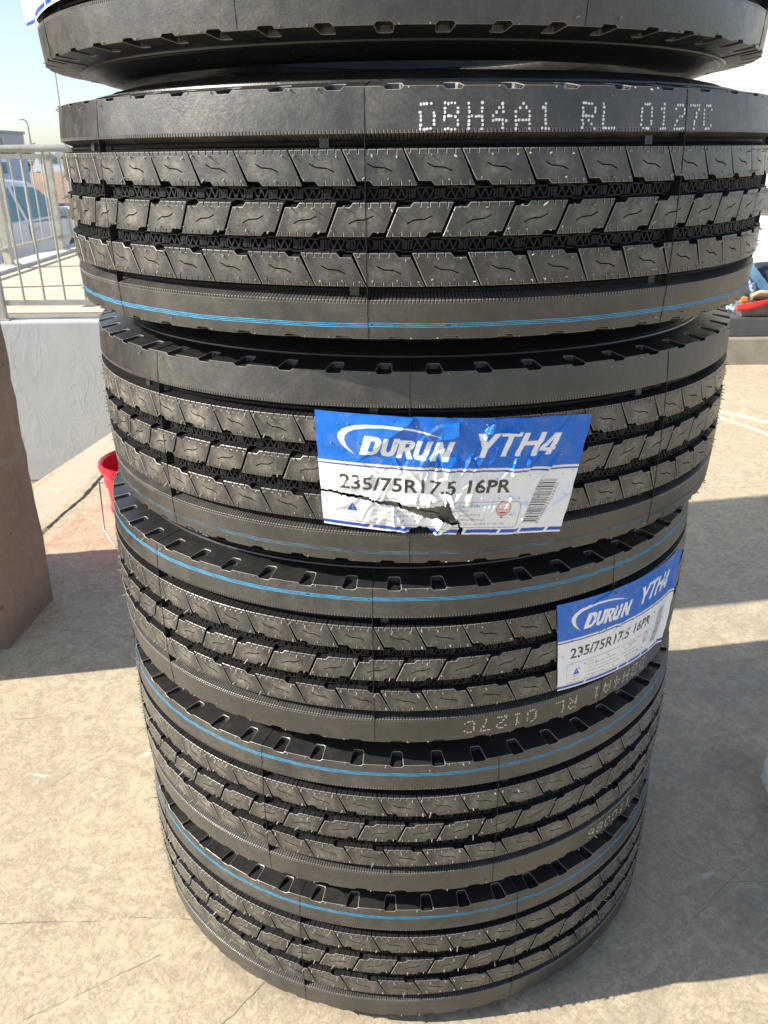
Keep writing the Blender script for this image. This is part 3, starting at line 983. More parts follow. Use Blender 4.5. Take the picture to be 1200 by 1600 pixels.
class Canvas:
    def __init__(s, nu, nv):
        s.nu, s.nv = nu, nv
        u = (np.arange(nu)) / (nu - 1) * LW; v = (np.arange(nv)) / (nv - 1) * LH
        s.U, s.V = np.meshgrid(u, v)
        s.C = np.ones((nv, nu, 3)) * np.array((0.80, 0.81, 0.82))
        s.du = LW / (nu - 1)

    def cover(s, pts):
        """anti-aliased coverage of a polygon by 3x3 supersampling"""
        pts = np.array(pts, float); acc = np.zeros(s.U.shape)
        lo, hi = pts.min(0) - 3, pts.max(0) + 3
        i0, i1 = np.searchsorted(s.U[0], (lo[0], hi[0])); j0, j1 = np.searchsorted(s.V[:, 0], (lo[1], hi[1]))
        if i0 == i1 or j0 == j1: return acc
        X, Y = s.U[j0:j1, i0:i1], s.V[j0:j1, i0:i1]
        sub = np.zeros(X.shape)
        for ox in (-.33, 0, .33):
            for oy in (-.33, 0, .33):
                x = X + ox * s.du; y = Y + oy * s.du; ins = np.zeros(X.shape, bool)
                for a, b in zip(pts, np.roll(pts, -1, 0)):
                    if a[1] == b[1]: continue
                    cnd = (a[1] > y) != (b[1] > y)
                    ins ^= cnd & (x < (b[0] - a[0]) * (y - a[1]) / (b[1] - a[1]) + a[0])
                sub += ins
        acc[j0:j1, i0:i1] = sub / 9
        return acc

    def paint(s, cov, col):
        cov = np.clip(cov, 0, 1)[..., None]
        s.C = s.C * (1 - cov) + np.array(col) * cov

    def poly(s, pts, col, hole=None):
        c = s.cover(pts)
        if hole is not None: c = c * (1 - s.cover(hole))
        s.paint(c, col)

    def text(s, txt, u0, v0, u1, v1, col, bold=0.0, shear=0.0, rot=0.0):
        V, T = text_tris(txt, bold, shear)
        P = np.stack([V[:, 0] * (u1 - u0), (1 - V[:, 1]) * (v1 - v0)], 1)
        if rot:
            c_, s_ = math.cos(rot), math.sin(rot); P = P @ np.array(((c_, s_), (-s_, c_)))
        P = P + (u0, v0)
        cov = np.zeros(s.U.shape)
        for t in T: cov = cov + s.cover(P[list(t)])
        s.paint(cov, col)


BLUE, NAVY, WHITE, INK = (0.003, 0.135, 0.58), (0.015, 0.035, 0.24), (0.84, 0.85, 0.86), (0.045, 0.042, 0.042)


def z1(p): return [(.48 * x - 28, .48 * y - 23) for x, y in p]


def z2(p): return [(500 + .48 * x, .48 * y - 23) for x, y in p]


def draw_label(nu, nv):
    c = Canvas(nu, nv)
    c.poly([(-5, -5), (1005, -5), (1005, 187), (-5, 187)], BLUE)
    c.poly([(-5, 195), (1005, 195), (1005, 201), (-5, 201)], NAVY)
    sw = z1([(345, 370), (290, 335), (245, 290), (222, 245), (228, 210), (262, 175), (330, 145), (430, 127), (560, 122), (700, 130), (800, 145), (900, 170), (1000, 203),
             (900, 180), (800, 160), (700, 147), (560, 142), (450, 150), (360, 170), (305, 195), (278, 225), (272, 260), (285, 300), (315, 340)])
    c.poly(sw, WHITE)
    c.poly(z1([(430, 213), (520, 213), (548, 226), (556, 252), (540, 312), (515, 350), (480, 366), (385, 366)]), WHITE, z1([(478, 245), (510, 245), (506, 275), (488, 335), (448, 335)]))
    Uo = [(575, 220), (612, 220), (588, 318), (592, 335), (608, 335), (622, 318), (648, 222), (690, 222), (662, 325), (640, 362), (600, 370), (560, 365), (548, 340), (552, 310)]
    c.poly(z1(Uo), WHITE)
    c.poly(z1([(655, 232), (780, 232), (800, 245), (802, 270), (785, 298), (765, 310), (790, 380), (745, 380), (728, 318), (718, 318), (702, 375), (660, 375), (688, 262), (648, 262)]), WHITE, z1([(735, 258), (765, 258), (758, 285), (728, 290)]))
    c.poly(z1([(x + 245, y + 12) for x, y in Uo]), WHITE)
    c.poly(z1([(920, 385), (965, 235), (1005, 235), (1030, 320), (1058, 235), (1100, 232), (1055, 385), (1012, 385), (985, 300), (960, 385)]), WHITE)
    c.poly(z2([(165, 170), (215, 170), (240, 235), (300, 160), (350, 160), (250, 285), (235, 350), (190, 350), (208, 280)]), WHITE)
    c.poly(z2([(352, 160), (505, 160), (497, 190), (440, 190), (397, 345), (352, 345), (398, 190), (343, 190)]), WHITE)
    c.poly(z2([(520, 165), (562, 165), (545, 230), (635, 230), (655, 165), (697, 165), (640, 345), (597, 345), (622, 265), (533, 265), (512, 345), (468, 345)]), WHITE)
    c.poly(z2([(770, 175), (820, 175), (788, 285), (805, 285), (795, 310), (780, 310), (768, 345), (722, 345), (733, 310), (660, 310), (670, 285)]), WHITE, z2([(765, 215), (742, 285), (705, 285)]))
    c.text('235/75R17.5', 78, 236, 522, 292, INK, 0.02)
    c.text('16PR', 566, 230, 738, 285, INK, 0.024)
    # framed notice
    def ring(u0, v0, u1, v1, t, r=16):
        def rr(a, b, e, d, q):
            pts = []
            for cx, cy, st in ((e - q, b + q, -90), (e - q, d - q, 0), (a + q, d - q, 90), (a + q, b + q, 180)):
                for k in range(5):
                    an = RAD(st + k * 22.5); pts.append((cx + q * math.cos(an), cy + q * math.sin(an)))
            return pts
        c.poly(rr(u0, v0, u1, v1, r), INK, rr(u0 + t, v0 + t, u1 - t, v1 - t, r - t))
    ring(58, 318, 792, 424, 1.6)
    c.poly([(125, 345), (147, 381), (103, 381)], (0.01, 0.10, 0.5))
    c.poly([(123.6, 357), (126.4, 357), (125.8, 370), (124.2, 370)], WHITE)
    c.poly([(123.6, 373), (126.4, 373), (126.4, 376), (123.6, 376)], WHITE)
    GI = (0.16, 0.16, 0.19)
    c.text('SAFETY', 100, 386, 152, 396, GI); c.text('WARNING', 94, 403, 156, 413, GI)
    for v, a, ua, ub, b_, uc, ud in ((326, '1.Tyre', 205, 250, 'based on', 540, 623), (344, '2.Check the original', 205, 420, 'original tire', 498, 580), (363, 'tire before assembling', 205, 430, 'before assembling', 490, 630),
                                   (381, 'inside any rim flaw should', 205, 470, 'difference between', 520, 655), (401, 'change large', 205, 330, 'the circumference of the rim.', 540, 740)):
        c.text(a, ua, v, ub, v + 12, GI); c.text(b_, uc, v, ud, v + 12, GI)
    # red stamp
    def circ(cx, cy, r): return [(cx + r * math.cos(k * math.pi / 16), cy + r * math.sin(k * math.pi / 16)) for k in range(32)]
    RED = (0.55, 0.03, 0.05)
    c.poly(circ(725, 347, 30), RED, circ(725, 347, 26.5)); c.poly(circ(725, 347, 23.5), RED, circ(725, 347, 21.5))
    c.text('OC', 716, 333, 734, 344, RED, 0.02); c.text('PASS', 707, 347, 743, 357, RED, 0.02); c.poly([(709, 360), (741, 360), (736, 367), (714, 367)], RED)
    # bar code, tilted, with its number beside it
    rnd = random.Random(4); v = 237.0
    while v < 404:
        t = rnd.choice((1.8, 1.8, 3.4, 5.2)); f = (v - 237) / 170
        ul = 853 - 47 * f; c.poly([(ul, v), (ul + 74, v + 4), (ul + 74 - t * .27, v + t + 4), (ul - t * .27, v + t)], INK)
        v += t + rnd.choice((1.9, 2.6, 4.2))
    c.text('9738803701655', 880, 415, 880 + 168, 415 + 12, INK, 0, 0, -RAD(74))
    # blue bars along the foot
    for a, b in ((-5, 190), (205, 470), (485, 570), (582, 715), (727, 805), (818, 925), (940, 1005)):
        c.poly([(a + 5, 431), (b + 5, 431), (b - 3, 445), (a - 3, 445)], (0.012, 0.075, 0.45))
    return c.C


def crease_field(U, V, seed, n, boxes, amp=(0.5, 1.8)):
    rnd = random.Random(seed); H = np.zeros(U.shape)
    for _ in range(n):
        b = rnd.choice(boxes)
        u0 = rnd.uniform(b[0], b[2]); v0 = rnd.uniform(b[1], b[3]); an = RAD(rnd.gauss(b[4], b[5])); L = rnd.uniform(40, 190)
        d = np.array((math.cos(an), math.sin(an)))
        tu = (U - u0) * d[0] + (V - v0) * d[1]; pd = (U - u0) * -d[1] + (V - v0) * d[0] + 5 * np.sin(tu * 0.04 + u0)
        wd = rnd.uniform(6, 20); fade = np.clip(1 - np.abs(tu) / L, 0, 1) ** .7
        sgn = rnd.choice((1, 1, -0.7))
        side = np.where(pd > 0, np.clip(1 - pd / wd, 0, 1), np.clip(1 + pd / (wd * rnd.uniform(.15, .6)), 0, 1))
        H += sgn * rnd.uniform(*amp) * side * fade
    return H


def crumple(U, V, seed, n, boxes, amp):
    """sharp facets: the nearest-plane height of random tilted planes round random points"""
    rnd = np.random.RandomState(seed); H = np.zeros(U.shape)
    for b in boxes:
        px = rnd.uniform(b[0], b[2], n); py = rnd.uniform(b[1], b[3], n)
        d = [((U - x) * 1.0 + (V - y) * .35) ** 2 + ((V - y) * .8) ** 2 for x, y in zip(px, py)]
        idx = np.argmin(np.array(d), 0)
        gx = rnd.normal(0, amp, n); gy = rnd.normal(0, amp * .6, n)
        cxm, cym = (b[0] + b[2]) / 2, (b[1] + b[3]) / 2
        wgt = np.clip(1.3 - np.abs(U - cxm) / ((b[2] - b[0]) / 2), 0, 1) * np.clip(1.3 - np.abs(V - cym) / ((b[3] - b[1]) / 2), 0, 1)
        H += np.sqrt(np.take_along_axis(np.array(d), idx[None], 0)[0]) * gx[idx] * wgt + (V - py[idx]) * gy[idx] * wgt
    k = np.array((1, 3, 5, 6, 5, 3, 1), float); k /= k.sum()
    for ax in (0, 1):
        H = sum(np.roll(H, o - 3, ax) * k[o] for o in range(7))
    return H


def paper_label(k, name, img, corners, lift, creases, cut=None, curl=None, lab=None, mat=None):
    nv, nu = img.shape[:2]
    U, V = np.meshgrid(np.arange(nu) / (nu - 1), np.arange(nv) / (nv - 1))
    (t0, zz0), (t1, zz1), (t2, zz2), (t3, zz3) = corners     # TL TR BR BL
    top_t = t0 + (t1 - t0) * U; bot_t = t3 + (t2 - t3) * U
    top_z = zz0 + (zz1 - zz0) * U; bot_z = zz3 + (zz2 - zz3) * U
    TH = np.radians(top_t * (1 - V) + bot_t * V); Z = top_z * (1 - V) + bot_z * V
    H = lift + creases
    for g in (55.5, 19.3, -19.3, -55.5): H = H - 1.1 * np.exp(-((Z - g) / 4.5) ** 2)
    H = np.where(H > 1.0, H, 1.0 + 0.5 * np.tanh((H - 1.0) / 2.0))
    if curl is not None: H = H + curl(U, V)
    # torn outline: small random bites along the borders
    Rr = (398.5 - 4.0 * (np.abs(Z) / 95) ** 2.5 + H) / 1000
    P = np.stack([Rr * np.sin(TH), -Rr * np.cos(TH), Z / 1000], -1).reshape(-1, 3)
    ii = np.arange(nu * nv).reshape(nv, nu)
    F = np.stack([ii[1:, :-1], ii[1:, 1:], ii[:-1, 1:], ii[:-1, :-1]], -1).reshape(-1, 4)
    if cut is not None:
        keep = ~cut(U * LW, V * LH)
        kf_ = (keep[1:, :-1] & keep[1:, 1:] & keep[:-1, 1:] & keep[:-1, :-1]).reshape(-1)
        F = F[kf_]
    me = bpy.data.meshes.new(name)
    me.vertices.add(len(P)); me.vertices.foreach_set('co', P.astype(np.float32).ravel())
    me.loops.add(len(F) * 4); me.loops.foreach_set('vertex_index', F.astype(np.int32).ravel())
    me.polygons.add(len(F)); me.polygons.foreach_set('loop_start', np.arange(0, len(F) * 4, 4, dtype=np.int32))
    me.polygons.foreach_set('use_smooth', np.ones(len(F), bool))
    me.update(calc_edges=True); me.validate()
    at = me.attributes.new('print', 'FLOAT_COLOR', 'POINT')
    col = np.concatenate([img.reshape(-1, 3), np.ones((nu * nv, 1))], 1).astype(np.float32)
    at.data.foreach_set('color', col.ravel())
    me.materials.append(mat or M['label'])
    o = bpy.data.objects.new(name, me); COL.objects.link(o)
    if lab: o['label'] = lab
    return child_upright(k, o)


ml = NT('label_film')
ca = ml.n('ShaderNodeAttribute', attribute_name='print').outputs['Color']
dirt = ml.math('MULTIPLY', ml.ramp(ml.noise(60, 6, 0.7), 0.5, 0.8), 0.25)
ca = ml.mix(dirt, ca, (0.45, 0.42, 0.37))
M['label'] = ml.set(ca, ml.ramp(ml.noise(45, 4), 0.3, 0.7, 0.22, 0.4), 0.5, 0, ml.bump(ml.noise(120, 5, 0.6, dist=1.0), 0.25, 0.002))

NU, NV = 560, 253
IMG = draw_label(NU, NV)
gu, gv = np.meshgrid(np.arange(NU) / (NU - 1) * LW, np.arange(NV) / (NV - 1) * LH)


def cut_front(U, V):
    """the tear across the lower left of the front label"""
    jag = 3 * np.sin(U * .21) + 2 * np.sin(U * .57 + 1) + 2.0 * np.sin(V * .4)
    V = V + jag * 0.5; U = U + 2 * np.sin(V * .35)

    def ins(pts):
        r = np.zeros(U.shape, bool)
        for a, b in zip(pts, pts[1:] + pts[:1]):
            if a[1] == b[1]: continue
            r ^= ((a[1] > V) != (b[1] > V)) & (U < (b[0] - a[0]) * (V - a[1]) / (b[1] - a[1]) + a[0])
        return r
    g = lambda P: [(x - 100, y - 95) for x, y in P]
    a = ins(g([(90, 406), (150, 402), (230, 409), (330, 424), (400, 428), (440, 440), (500, 440), (560, 436), (588, 430), (590, 402), (604, 424), (618, 462), (655, 500), (640, 506), (604, 492), (575, 478), (540, 486), (500, 476), (430, 452), (360, 438), (250, 421), (130, 411), (90, 414)]))
    b = ins(g([(455, 536), (490, 522), (525, 524), (552, 540), (560, 570), (445, 570)]))
    c = ins(g([(650, 505), (668, 520), (664, 570), (640, 560), (655, 530)]))
    return a | b | c


cr = crease_field(gu, gv, 3, 34, [(280, 20, 620, 180, 58, 14), (560, 60, 900, 230, 118, 14), (250, 190, 620, 330, 70, 22), (180, 320, 560, 440, 100, 30), (600, 200, 900, 420, 110, 18)], (1.2, 3.6))
cr += crumple(gu, gv, 5, 26, [(250, -20, 940, 210), (120, 180, 640, 450), (600, 180, 960, 440)], 0.07)
cr += 1.6 * np.exp(-((gu - 585 + (gv - 200) * .5) / 16) ** 2) * (gv > 150) * np.clip((gv - 150) / 60, 0, 1)
flap = 2.5 * np.exp(-(((gu - 420) / 90) ** 2 + ((gv - 322) / 14) ** 2)) + 3.0 * np.exp(-(((gu - 400) / 120) ** 2 + ((gv - 325) / 22) ** 2)) + 3.0 * np.exp(-(((gu - 480) / 60) ** 2 + ((gv - 410) / 30) ** 2)) * (1 + np.sin(gu * .11 + gv * .08))
paper_label(4, 'paper_label', IMG, ((-14.7, 58.9), (23.3, 47.2), (19.7, -70.6), (-14.0, -54.2)), 1.6, cr + flap, cut_front,
            lambda U, V: 2.0 * np.clip((U - .93) / .07, 0, 1) ** 2, 'blue and white label torn across its lower left')
cr2 = crease_field(gu, gv, 8, 30, [(0, 0, 1000, 452, 20, 40), (100, 80, 700, 260, 50, 25), (0, 200, 900, 440, 160, 25)], (0.6, 2.2))
paper_label(3, 'paper_label', IMG, ((23.4, 57.6), (57.8, 48.5), (53.2, -66.5), (24.8, -53.2)), 1.4, cr2, None,
            lambda U, V: 3.5 * np.clip((U - .95) / .05, 0, 1) ** 1.6, 'creased blue and white label curling at its right edge')
cr2 += crumple(gu, gv, 6, 40, [(0, -20, 1000, 452)], 0.075)
cr3 = crease_field(gu, gv, 12, 30, [(0, 0, 1000, 452, 30, 40)], (0.3, 1.4))
paper_label(6, 'paper_label', IMG, ((-70, 60), (-34, 62), (-39, -52), (-73, -61)), 1.8, cr3, None,
            lambda U, V: 9.0 * np.clip((.10 - U) / .10, 0, 1), 'white label with blue stripes peeling at its corner')
paper_label(2, 'paper_label', IMG, ((-120, 70), (-81, 76), (-84, -40), (-121, -44)), 2.8, cr3, None, lambda U, V: 3.0 * np.clip((U - .9) / .1, 0, 1))

# ------------------------------------------------------------------ red pail behind the stack
M['red'] = simple('red_plastic', (0.50, 0.012, 0.03), 0.28, 0.12, 12)
M['wire'] = simple('galvanised_wire', (0.32, 0.36, 0.37), 0.45, 0.1, 40, metal=0.6)
pc = (-0.715, 2.38)
pail = empty('red_pail', (pc[0], pc[1], 0))
mb = MB()
mb.lathe([(0.0, 0.004), (0.106, 0.004), (0.108, 0.0), (0.111, 0.004), (0.117, 0.075), (0.122, 0.078), (0.122, 0.086), (0.118, 0.088), (0.124, 0.160), (0.129, 0.163), (0.130, 0.178), (0.125, 0.182), (0.127, 0.205), (0.138, 0.207), (0.142, 0.218), (0.140, 0.230), (0.133, 0.232), (0.128, 0.226), (0.118, 0.12), (0.108, 0.010), (0.0, 0.009)], n=56)
mb.build('bucket', M['red'], pail, 30)
mb = MB()
mb.tube([(-0.125, -0.05, 0.17), (-0.137, -0.045, 0.172), (-0.138, -0.05, 0.12), (-0.124, -0.10, 0.04), (-0.08, -0.15, 0.006), (0.02, -0.165, 0.004), (0.09, -0.12, 0.05), (0.128, -0.04, 0.17)], 0.0028, 8)
mb.build('bail_handle', M['wire'], pail, 60)
tag(pail, 'red plastic pail with wire handle standing behind the tyre stack', 'bucket')

# ------------------------------------------------------------------ fences on the walkway
def fence_paint(name, col):
    m = NT(name)
    c = m.mix(m.ramp(m.noise(14, 5), 0.3, 0.7), tuple(x * .85 for x in col), tuple(x * 1.15 for x in col))
    ch = m.ramp(m.noise(26, 6, 0.75), 0.60, 0.66)
    c = m.mix(m.math('MULTIPLY', ch, 0.75), c, (0.23, 0.12, 0.06))
    return m.set(c, m.ramp(ch, 0, 1, 0.42, 0.8), 0.5, 0, m.bump(m.noise(60, 4), 0.15, 0.002))


M['rail'] = fence_paint('fence_paint', (0.36, 0.37, 0.335))


def picket_tube(mb, x, y, z0, z1, r=0.009):
    mb.tube([(x, y, z0), (x, y, z1)], r, 8)


fence = empty('picket_fence', (-2.4, 6.04, 0))


def fpart(name, mb, smooth=40):
    o = mb.build(name, M['rail'], fence, smooth)
    o.matrix_parent_inverse = Matrix.Translation((2.4, -6.04, 0))
    return o


FY = 6.04
mb = MB(); mb.tube([(-7.0, FY, 1.125), (-2.13, FY, 1.125), (-2.08, FY, 1.118), (-2.045, FY + .005, 1.095), (-2.03, FY + .01, 1.06), (-2.03, FY + .01, 0.9)], 0.024, 14)
fpart('top_rail', mb)
mb = MB(); mb.box(-7.0, -0.5, FY - .014, FY + .014, 0.104, 0.140); fpart('bottom_rail', mb)
for k in range(-30, 13):
    x = -2.535 + 0.1455 * k
    if x > -0.5: break
    mb = MB(); picket_tube(mb, x, FY, 0.138, 1.105 if x < -2.05 else 1.0)
    fpart('picket', mb)
for x in (-2.70, -4.4, -6.1):
    mb = MB(); mb.box(x - .021, x + .021, FY - .021, FY + .021, 0.0, 1.102); mb.box(x - .05, x + .05, FY - .05, FY + .05, 0.004, 0.012)
    fpart('post', mb)
mb = MB(); mb.box(-2.02, -0.5, FY - .012, FY + .012, 0.98, 1.01); fpart('middle_rail', mb)
tag(fence, 'nearer grey metal picket fence, standing on the white retaining wall', 'fence')

rear = empty('picket_fence', (-3.92, 8.7, 0))
M['rail_pale'] = fence_paint('fence_paint_pale', (0.47, 0.455, 0.39))


def rpart(name, mb, smooth=40):
    o = mb.build(name, M['rail_pale'], rear, smooth)
    o.matrix_parent_inverse = Matrix.Translation((3.92, -8.7, 0))
    return o


RX = -3.93
mb = MB(); mb.box(RX - .02, RX + .02, 6.3, 10.72, 1.06, 1.11); mb.box(RX + .021, 1.5, 10.68, 10.72, 1.06, 1.11); rpart('top_rail', mb)
mb = MB(); mb.box(RX - .016, RX + .016, 6.3, 10.72, 0.17, 0.205); mb.box(RX + .021, 1.5, 10.684, 10.716, 0.17, 0.205); rpart('bottom_rail', mb)
y = 6.42
while y < 10.66:
    mb = MB(); picket_tube(mb, RX, y, 0.2, 1.065, 0.009); rpart('picket', mb); y += 0.29
x = RX + 0.145
while x < 0.2:
    mb = MB(); picket_tube(mb, x, 10.70, 0.2, 1.065, 0.009); rpart('picket', mb); x += 0.145
for x, y in ((RX, 10.70), (RX, 9.15), (RX, 7.6), (-1.9, 10.70)):
    mb = MB(); mb.box(x - .04, x + .04, y - .04, y + .04, 0.031, 1.13); mb.box(x - .085, x + .085, y - .085, y + .085, 0.026, 0.04)
    rpart('post', mb)
tag(rear, 'farther pale picket fence along the kerb, between walkway and white car', 'fence')

# ------------------------------------------------------------------ white car beyond the fence
M['car_white'] = simple('car_paint', (0.90, 0.885, 0.85), 0.18, 0.02, 3)
M['glass'] = simple('sky_teal_glass', (0.05, 0.17, 0.19), 0.06, 0.3, 1.5, spec=0.9)  # teal base colour stands in for the sky reflected in the panes
M['black'] = simple('black_trim', (0.02, 0.02, 0.022), 0.5)
M['alloy'] = simple('wheel_alloy', (0.5, 0.5, 0.52), 0.3, 0.05, 20, metal=0.9)
M['lamp_red'] = simple('tail_lamp', (0.4, 0.01, 0.01), 0.2)
CY0 = 9.35; CZ = -0.65; CX = -5.55; CHW = 0.89
car = empty('parked_car', (CX, CY0 + 2.3, CZ))


def cpart(name, mb, mat, parent=None, smooth=35):
    o = mb.build(name, mat, car, smooth)
    o.matrix_parent_inverse = Matrix.Translation((-CX, -(CY0 + 2.3), -CZ))
    if parent is not None:
        o.parent = parent; o.matrix_parent_inverse = Matrix.Identity(4)
    return o


# body: stations along the car with half widths and heights (rear at y=0, nose at 4.6)
st = [(0.0, .52, .92, .80), (0.06, .40, .99, .86), (0.5, .25, 1.02, .885), (1.2, .22, .98, .89), (2.4, .20, .95, .89), (3.2, .20, .93, .89), (4.1, .22, .90, .88), (4.75, .30, .74, .80), (4.9, .42, .60, .70)]
mb = MB(); rings = []
for y, z0, z1, hw in st:
    zm = z0 + (z1 - z0) * .55
    ring = [(-hw * .9, z0), (-hw, z0 + .12), (-hw, zm), (-hw * .97, z1 - .03), (-hw * .90, z1), (hw * .90, z1), (hw * .97, z1 - .03), (hw, zm), (hw, z0 + .12), (hw * .9, z0)]
    rings.append([mb.vert((CX + a, CY0 + y, CZ + z)) for a, z in ring])
for A, B in zip(rings, rings[1:]):
    for i in range(10): mb.face((A[i], B[i], B[(i + 1) % 10], A[(i + 1) % 10]))
mb.face(rings[0]); mb.face(rings[-1][::-1])
# cabin
cab = [(0.45, 1.00, .80), (0.95, 1.30, .70), (1.5, 1.42, .67), (2.5, 1.465, .66), (3.25, 1.42, .66), (4.15, .95, .80)]
rings = []
for y, z, hw in cab:
    rings.append([mb.vert((CX + a, CY0 + y, CZ + zz)) for a, zz in ((-.86, .93), (-hw - .02, z - .07), (-hw + .08, z), (hw - .08, z), (hw + .02, z - .07), (.86, .93))])
for A, B in zip(rings, rings[1:]):
    for i in range(5): mb.face((A[i], B[i], B[i + 1], A[i + 1]))
body = cpart('body', mb, M['car_white'])


def side_z(y):
    for a, b in zip(cab, cab[1:]):
        if a[0] <= y <= b[0]:
            f = (y - a[0]) / (b[0] - a[0]); return a[1] + (b[1] - a[1]) * f, a[2] + (b[2] - a[2]) * f
    return .95, .86


for sg in (1, -1):
    for y0, y1 in ((0.80, 1.26), (1.36, 2.30), (2.43, 3.86)):
        mb = MB(); lo = []; hi = []
        for k in range(9):
            y = y0 + (y1 - y0) * k / 8
            z, hw = side_z(y); zt = z - .085; zb = .965
            if zt < zb + .01: zt = zb + .01
            f = (zt - .93) / max(.01, z - .07 - .93)
            lo.append(mb.vert((CX + sg * (.86 - (.86 - hw - .02) * .06 + .008), CY0 + y, CZ + zb)))
            hi.append(mb.vert((CX + sg * (.86 - (.86 - hw - .02) * f + .008), CY0 + y, CZ + zt)))
        for k in range(8): mb.face((lo[k], lo[k + 1], hi[k + 1], hi[k]) if sg > 0 else (lo[k + 1], lo[k], hi[k], hi[k + 1]))
        cpart('window', mb, M['glass'])
    for y in (1.52, 2.56):
        mb = MB(); mb.tube([(CX + sg * .885, CY0 + y, CZ + .83), (CX + sg * .915, CY0 + y + .03, CZ + .835), (CX + sg * .915, CY0 + y + .17, CZ + .84), (CX + sg * .885, CY0 + y + .2, CZ + .84)], .012, 8)
        cpart('door_handle', mb, M['car_white'])
    for y in (1.33, 2.36, 3.9):
        mb = MB(); mb.tube([(CX + sg * .887, CY0 + y, CZ + .30), (CX + sg * .892, CY0 + y, CZ + .55), (CX + sg * .873, CY0 + y, CZ + .91)], .004, 6)
        cpart('door_seam', mb, M['black'])
    mb = MB()
    mb.tube([(CX + sg * .87, CY0 + 3.62, CZ + .98), (CX + sg * .95, CY0 + 3.62, CZ + 1.0), (CX + sg * 1.03, CY0 + 3.6, CZ + 1.01)], [.05, .07, .05], 12)
    cpart('mirror', mb, M['car_white'])
    for y in (0.85, 3.95):
        mb = MB(); n = 28
        cxw = CX + sg * .80; rg = []
        for xo, r in ((-.10, .28), (-.10, .315), (.08, .315), (.10, .28), (.10, .20)):
            rg.append([mb.vert((cxw + sg * xo, CY0 + y + r * math.cos(2 * math.pi * k / n), CZ + .315 + r * math.sin(2 * math.pi * k / n))) for k in range(n)])
        for A, B in zip(rg, rg[1:]):
            for k in range(n): mb.face((A[k], A[(k + 1) % n], B[(k + 1) % n], B[k]))
        whl = cpart('wheel', mb, M['black'])
        mb = MB(); rg = []
        for xo, r in ((.09, .20), (.07, .17), (.085, .05), (.085, .001)):
            rg.append([mb.vert((cxw + sg * xo, CY0 + y + r * math.cos(2 * math.pi * k / n), CZ + .315 + r * math.sin(2 * math.pi * k / n))) for k in range(n)])
        for A, B in zip(rg, rg[1:]):
            for k in range(n): mb.face((A[k], A[(k + 1) % n], B[(k + 1) % n], B[k]))
        cpart('rim', mb, M['alloy'], whl)
    mb = MB(); mb.box(CX + sg * .70 - .1, CX + sg * .70 + .1, CY0 - .012, CY0 + .06, CZ + .70, CZ + .84); cpart('tail_light', mb, M['lamp_red'])
mb = MB(); mb.face([mb.vert((CX + a, CY0 + y, CZ + z)) for a, y, z in ((-.66, .50, 1.045), (.66, .50, 1.045), (.60, .93, 1.305), (-.60, .93, 1.305))][::1]); cpart('rear_window', mb, M['glass'])
mb = MB(); mb.face([mb.vert((CX + a, CY0 + y, CZ + z)) for a, y, z in ((.66, 4.06, 1.012), (-.66, 4.06, 1.012), (-.56, 3.34, 1.388), (.56, 3.34, 1.388))]); cpart('windscreen', mb, M['glass'])
tag(car, 'white saloon car with windows coloured teal for reflected sky, parked behind the farther fence', 'car')

# ------------------------------------------------------------------ far yard: bank, vehicles, building, lamp, trees
M['bank'] = simple('earth_bank', (0.30, 0.22, 0.165), 0.95, 0.2, 1.2, 0.5)
mb = MB(); rnd = random.Random(2)
nx = 60
front = []; topa = []; topb = []; back = []
for i in range(nx + 1):
    x = -45 + 60 * i / nx
    h = 0.52 + rnd.uniform(-.08, .08)
    front.append(mb.vert((x, 37.5 + rnd.uniform(-.3, .3), -0.66))); topa.append(mb.vert((x, 40 + rnd.uniform(-.3, .3), h))); topb.append(mb.vert((x, 42, h))); back.append(mb.vert((x, 45, -.66)))
for i in range(nx):
    for A, B in ((front, topa), (topa, topb), (topb, back)): mb.face((A[i], A[i + 1], B[i + 1], B[i]))
tag(mb.build('earth_bank', M['bank'], None, 60), kind='structure')

M['truck_white'] = simple('truck_paint', (0.72, 0.74, 0.76), 0.4, 0.05, 3)
M['truck_blue'] = simple('truck_blue', (0.36, 0.46, 0.62), 0.5, 0.1, 3)
tx, tyy, tz = -15.2, 34.0, -0.65
trk = empty('box_truck', (tx, tyy, tz))


def kid(root, name, mb, mat, smooth=None):
    o = mb.build(name, mat, root, smooth)
    l = root.location
    o.matrix_parent_inverse = Matrix.Translation((-l.x, -l.y, -l.z))
    return o


mb = MB(); mb.box(tx - 3.6, tx + .55, tyy, tyy + 2.2, tz + .75, tz + 1.82); kid(trk, 'cargo_box', mb, M['truck_white'])
mb = MB(); mb.box(tx + .552, tx + 1.15, tyy + .1, tyy + 2.1, tz + .45, tz + 1.8); kid(trk, 'cab', mb, M['truck_blue'])
mb = MB(); mb.box(tx + .7, tx + 1.1, tyy + .085, tyy + .099, tz + 1.2, tz + 1.6); kid(trk, 'window', mb, M['glass'])
mb = MB(); mb.box(tx - 3.5, tx + 1.1, tyy + .3, tyy + 1.9, tz + .35, tz + .748); kid(trk, 'chassis', mb, M['black'])
for x in (tx - 2.6, tx + .75):
    mb = MB(); n = 20
    A = [mb.vert((x + .38 * math.cos(2 * math.pi * k / n), tyy + .02, tz + .38 + .38 * math.sin(2 * math.pi * k / n))) for k in range(n)]
    B = [mb.vert((x + .38 * math.cos(2 * math.pi * k / n), tyy + .27, tz + .38 + .38 * math.sin(2 * math.pi * k / n))) for k in range(n)]
    mb.face(A)
    for k in range(n): mb.face((A[k], B[k], B[(k + 1) % n], A[(k + 1) % n]))
    kid(trk, 'wheel', mb, M['black'])
tag(trk, 'white box truck with blue cab parked far off, seen through the fence', 'truck')


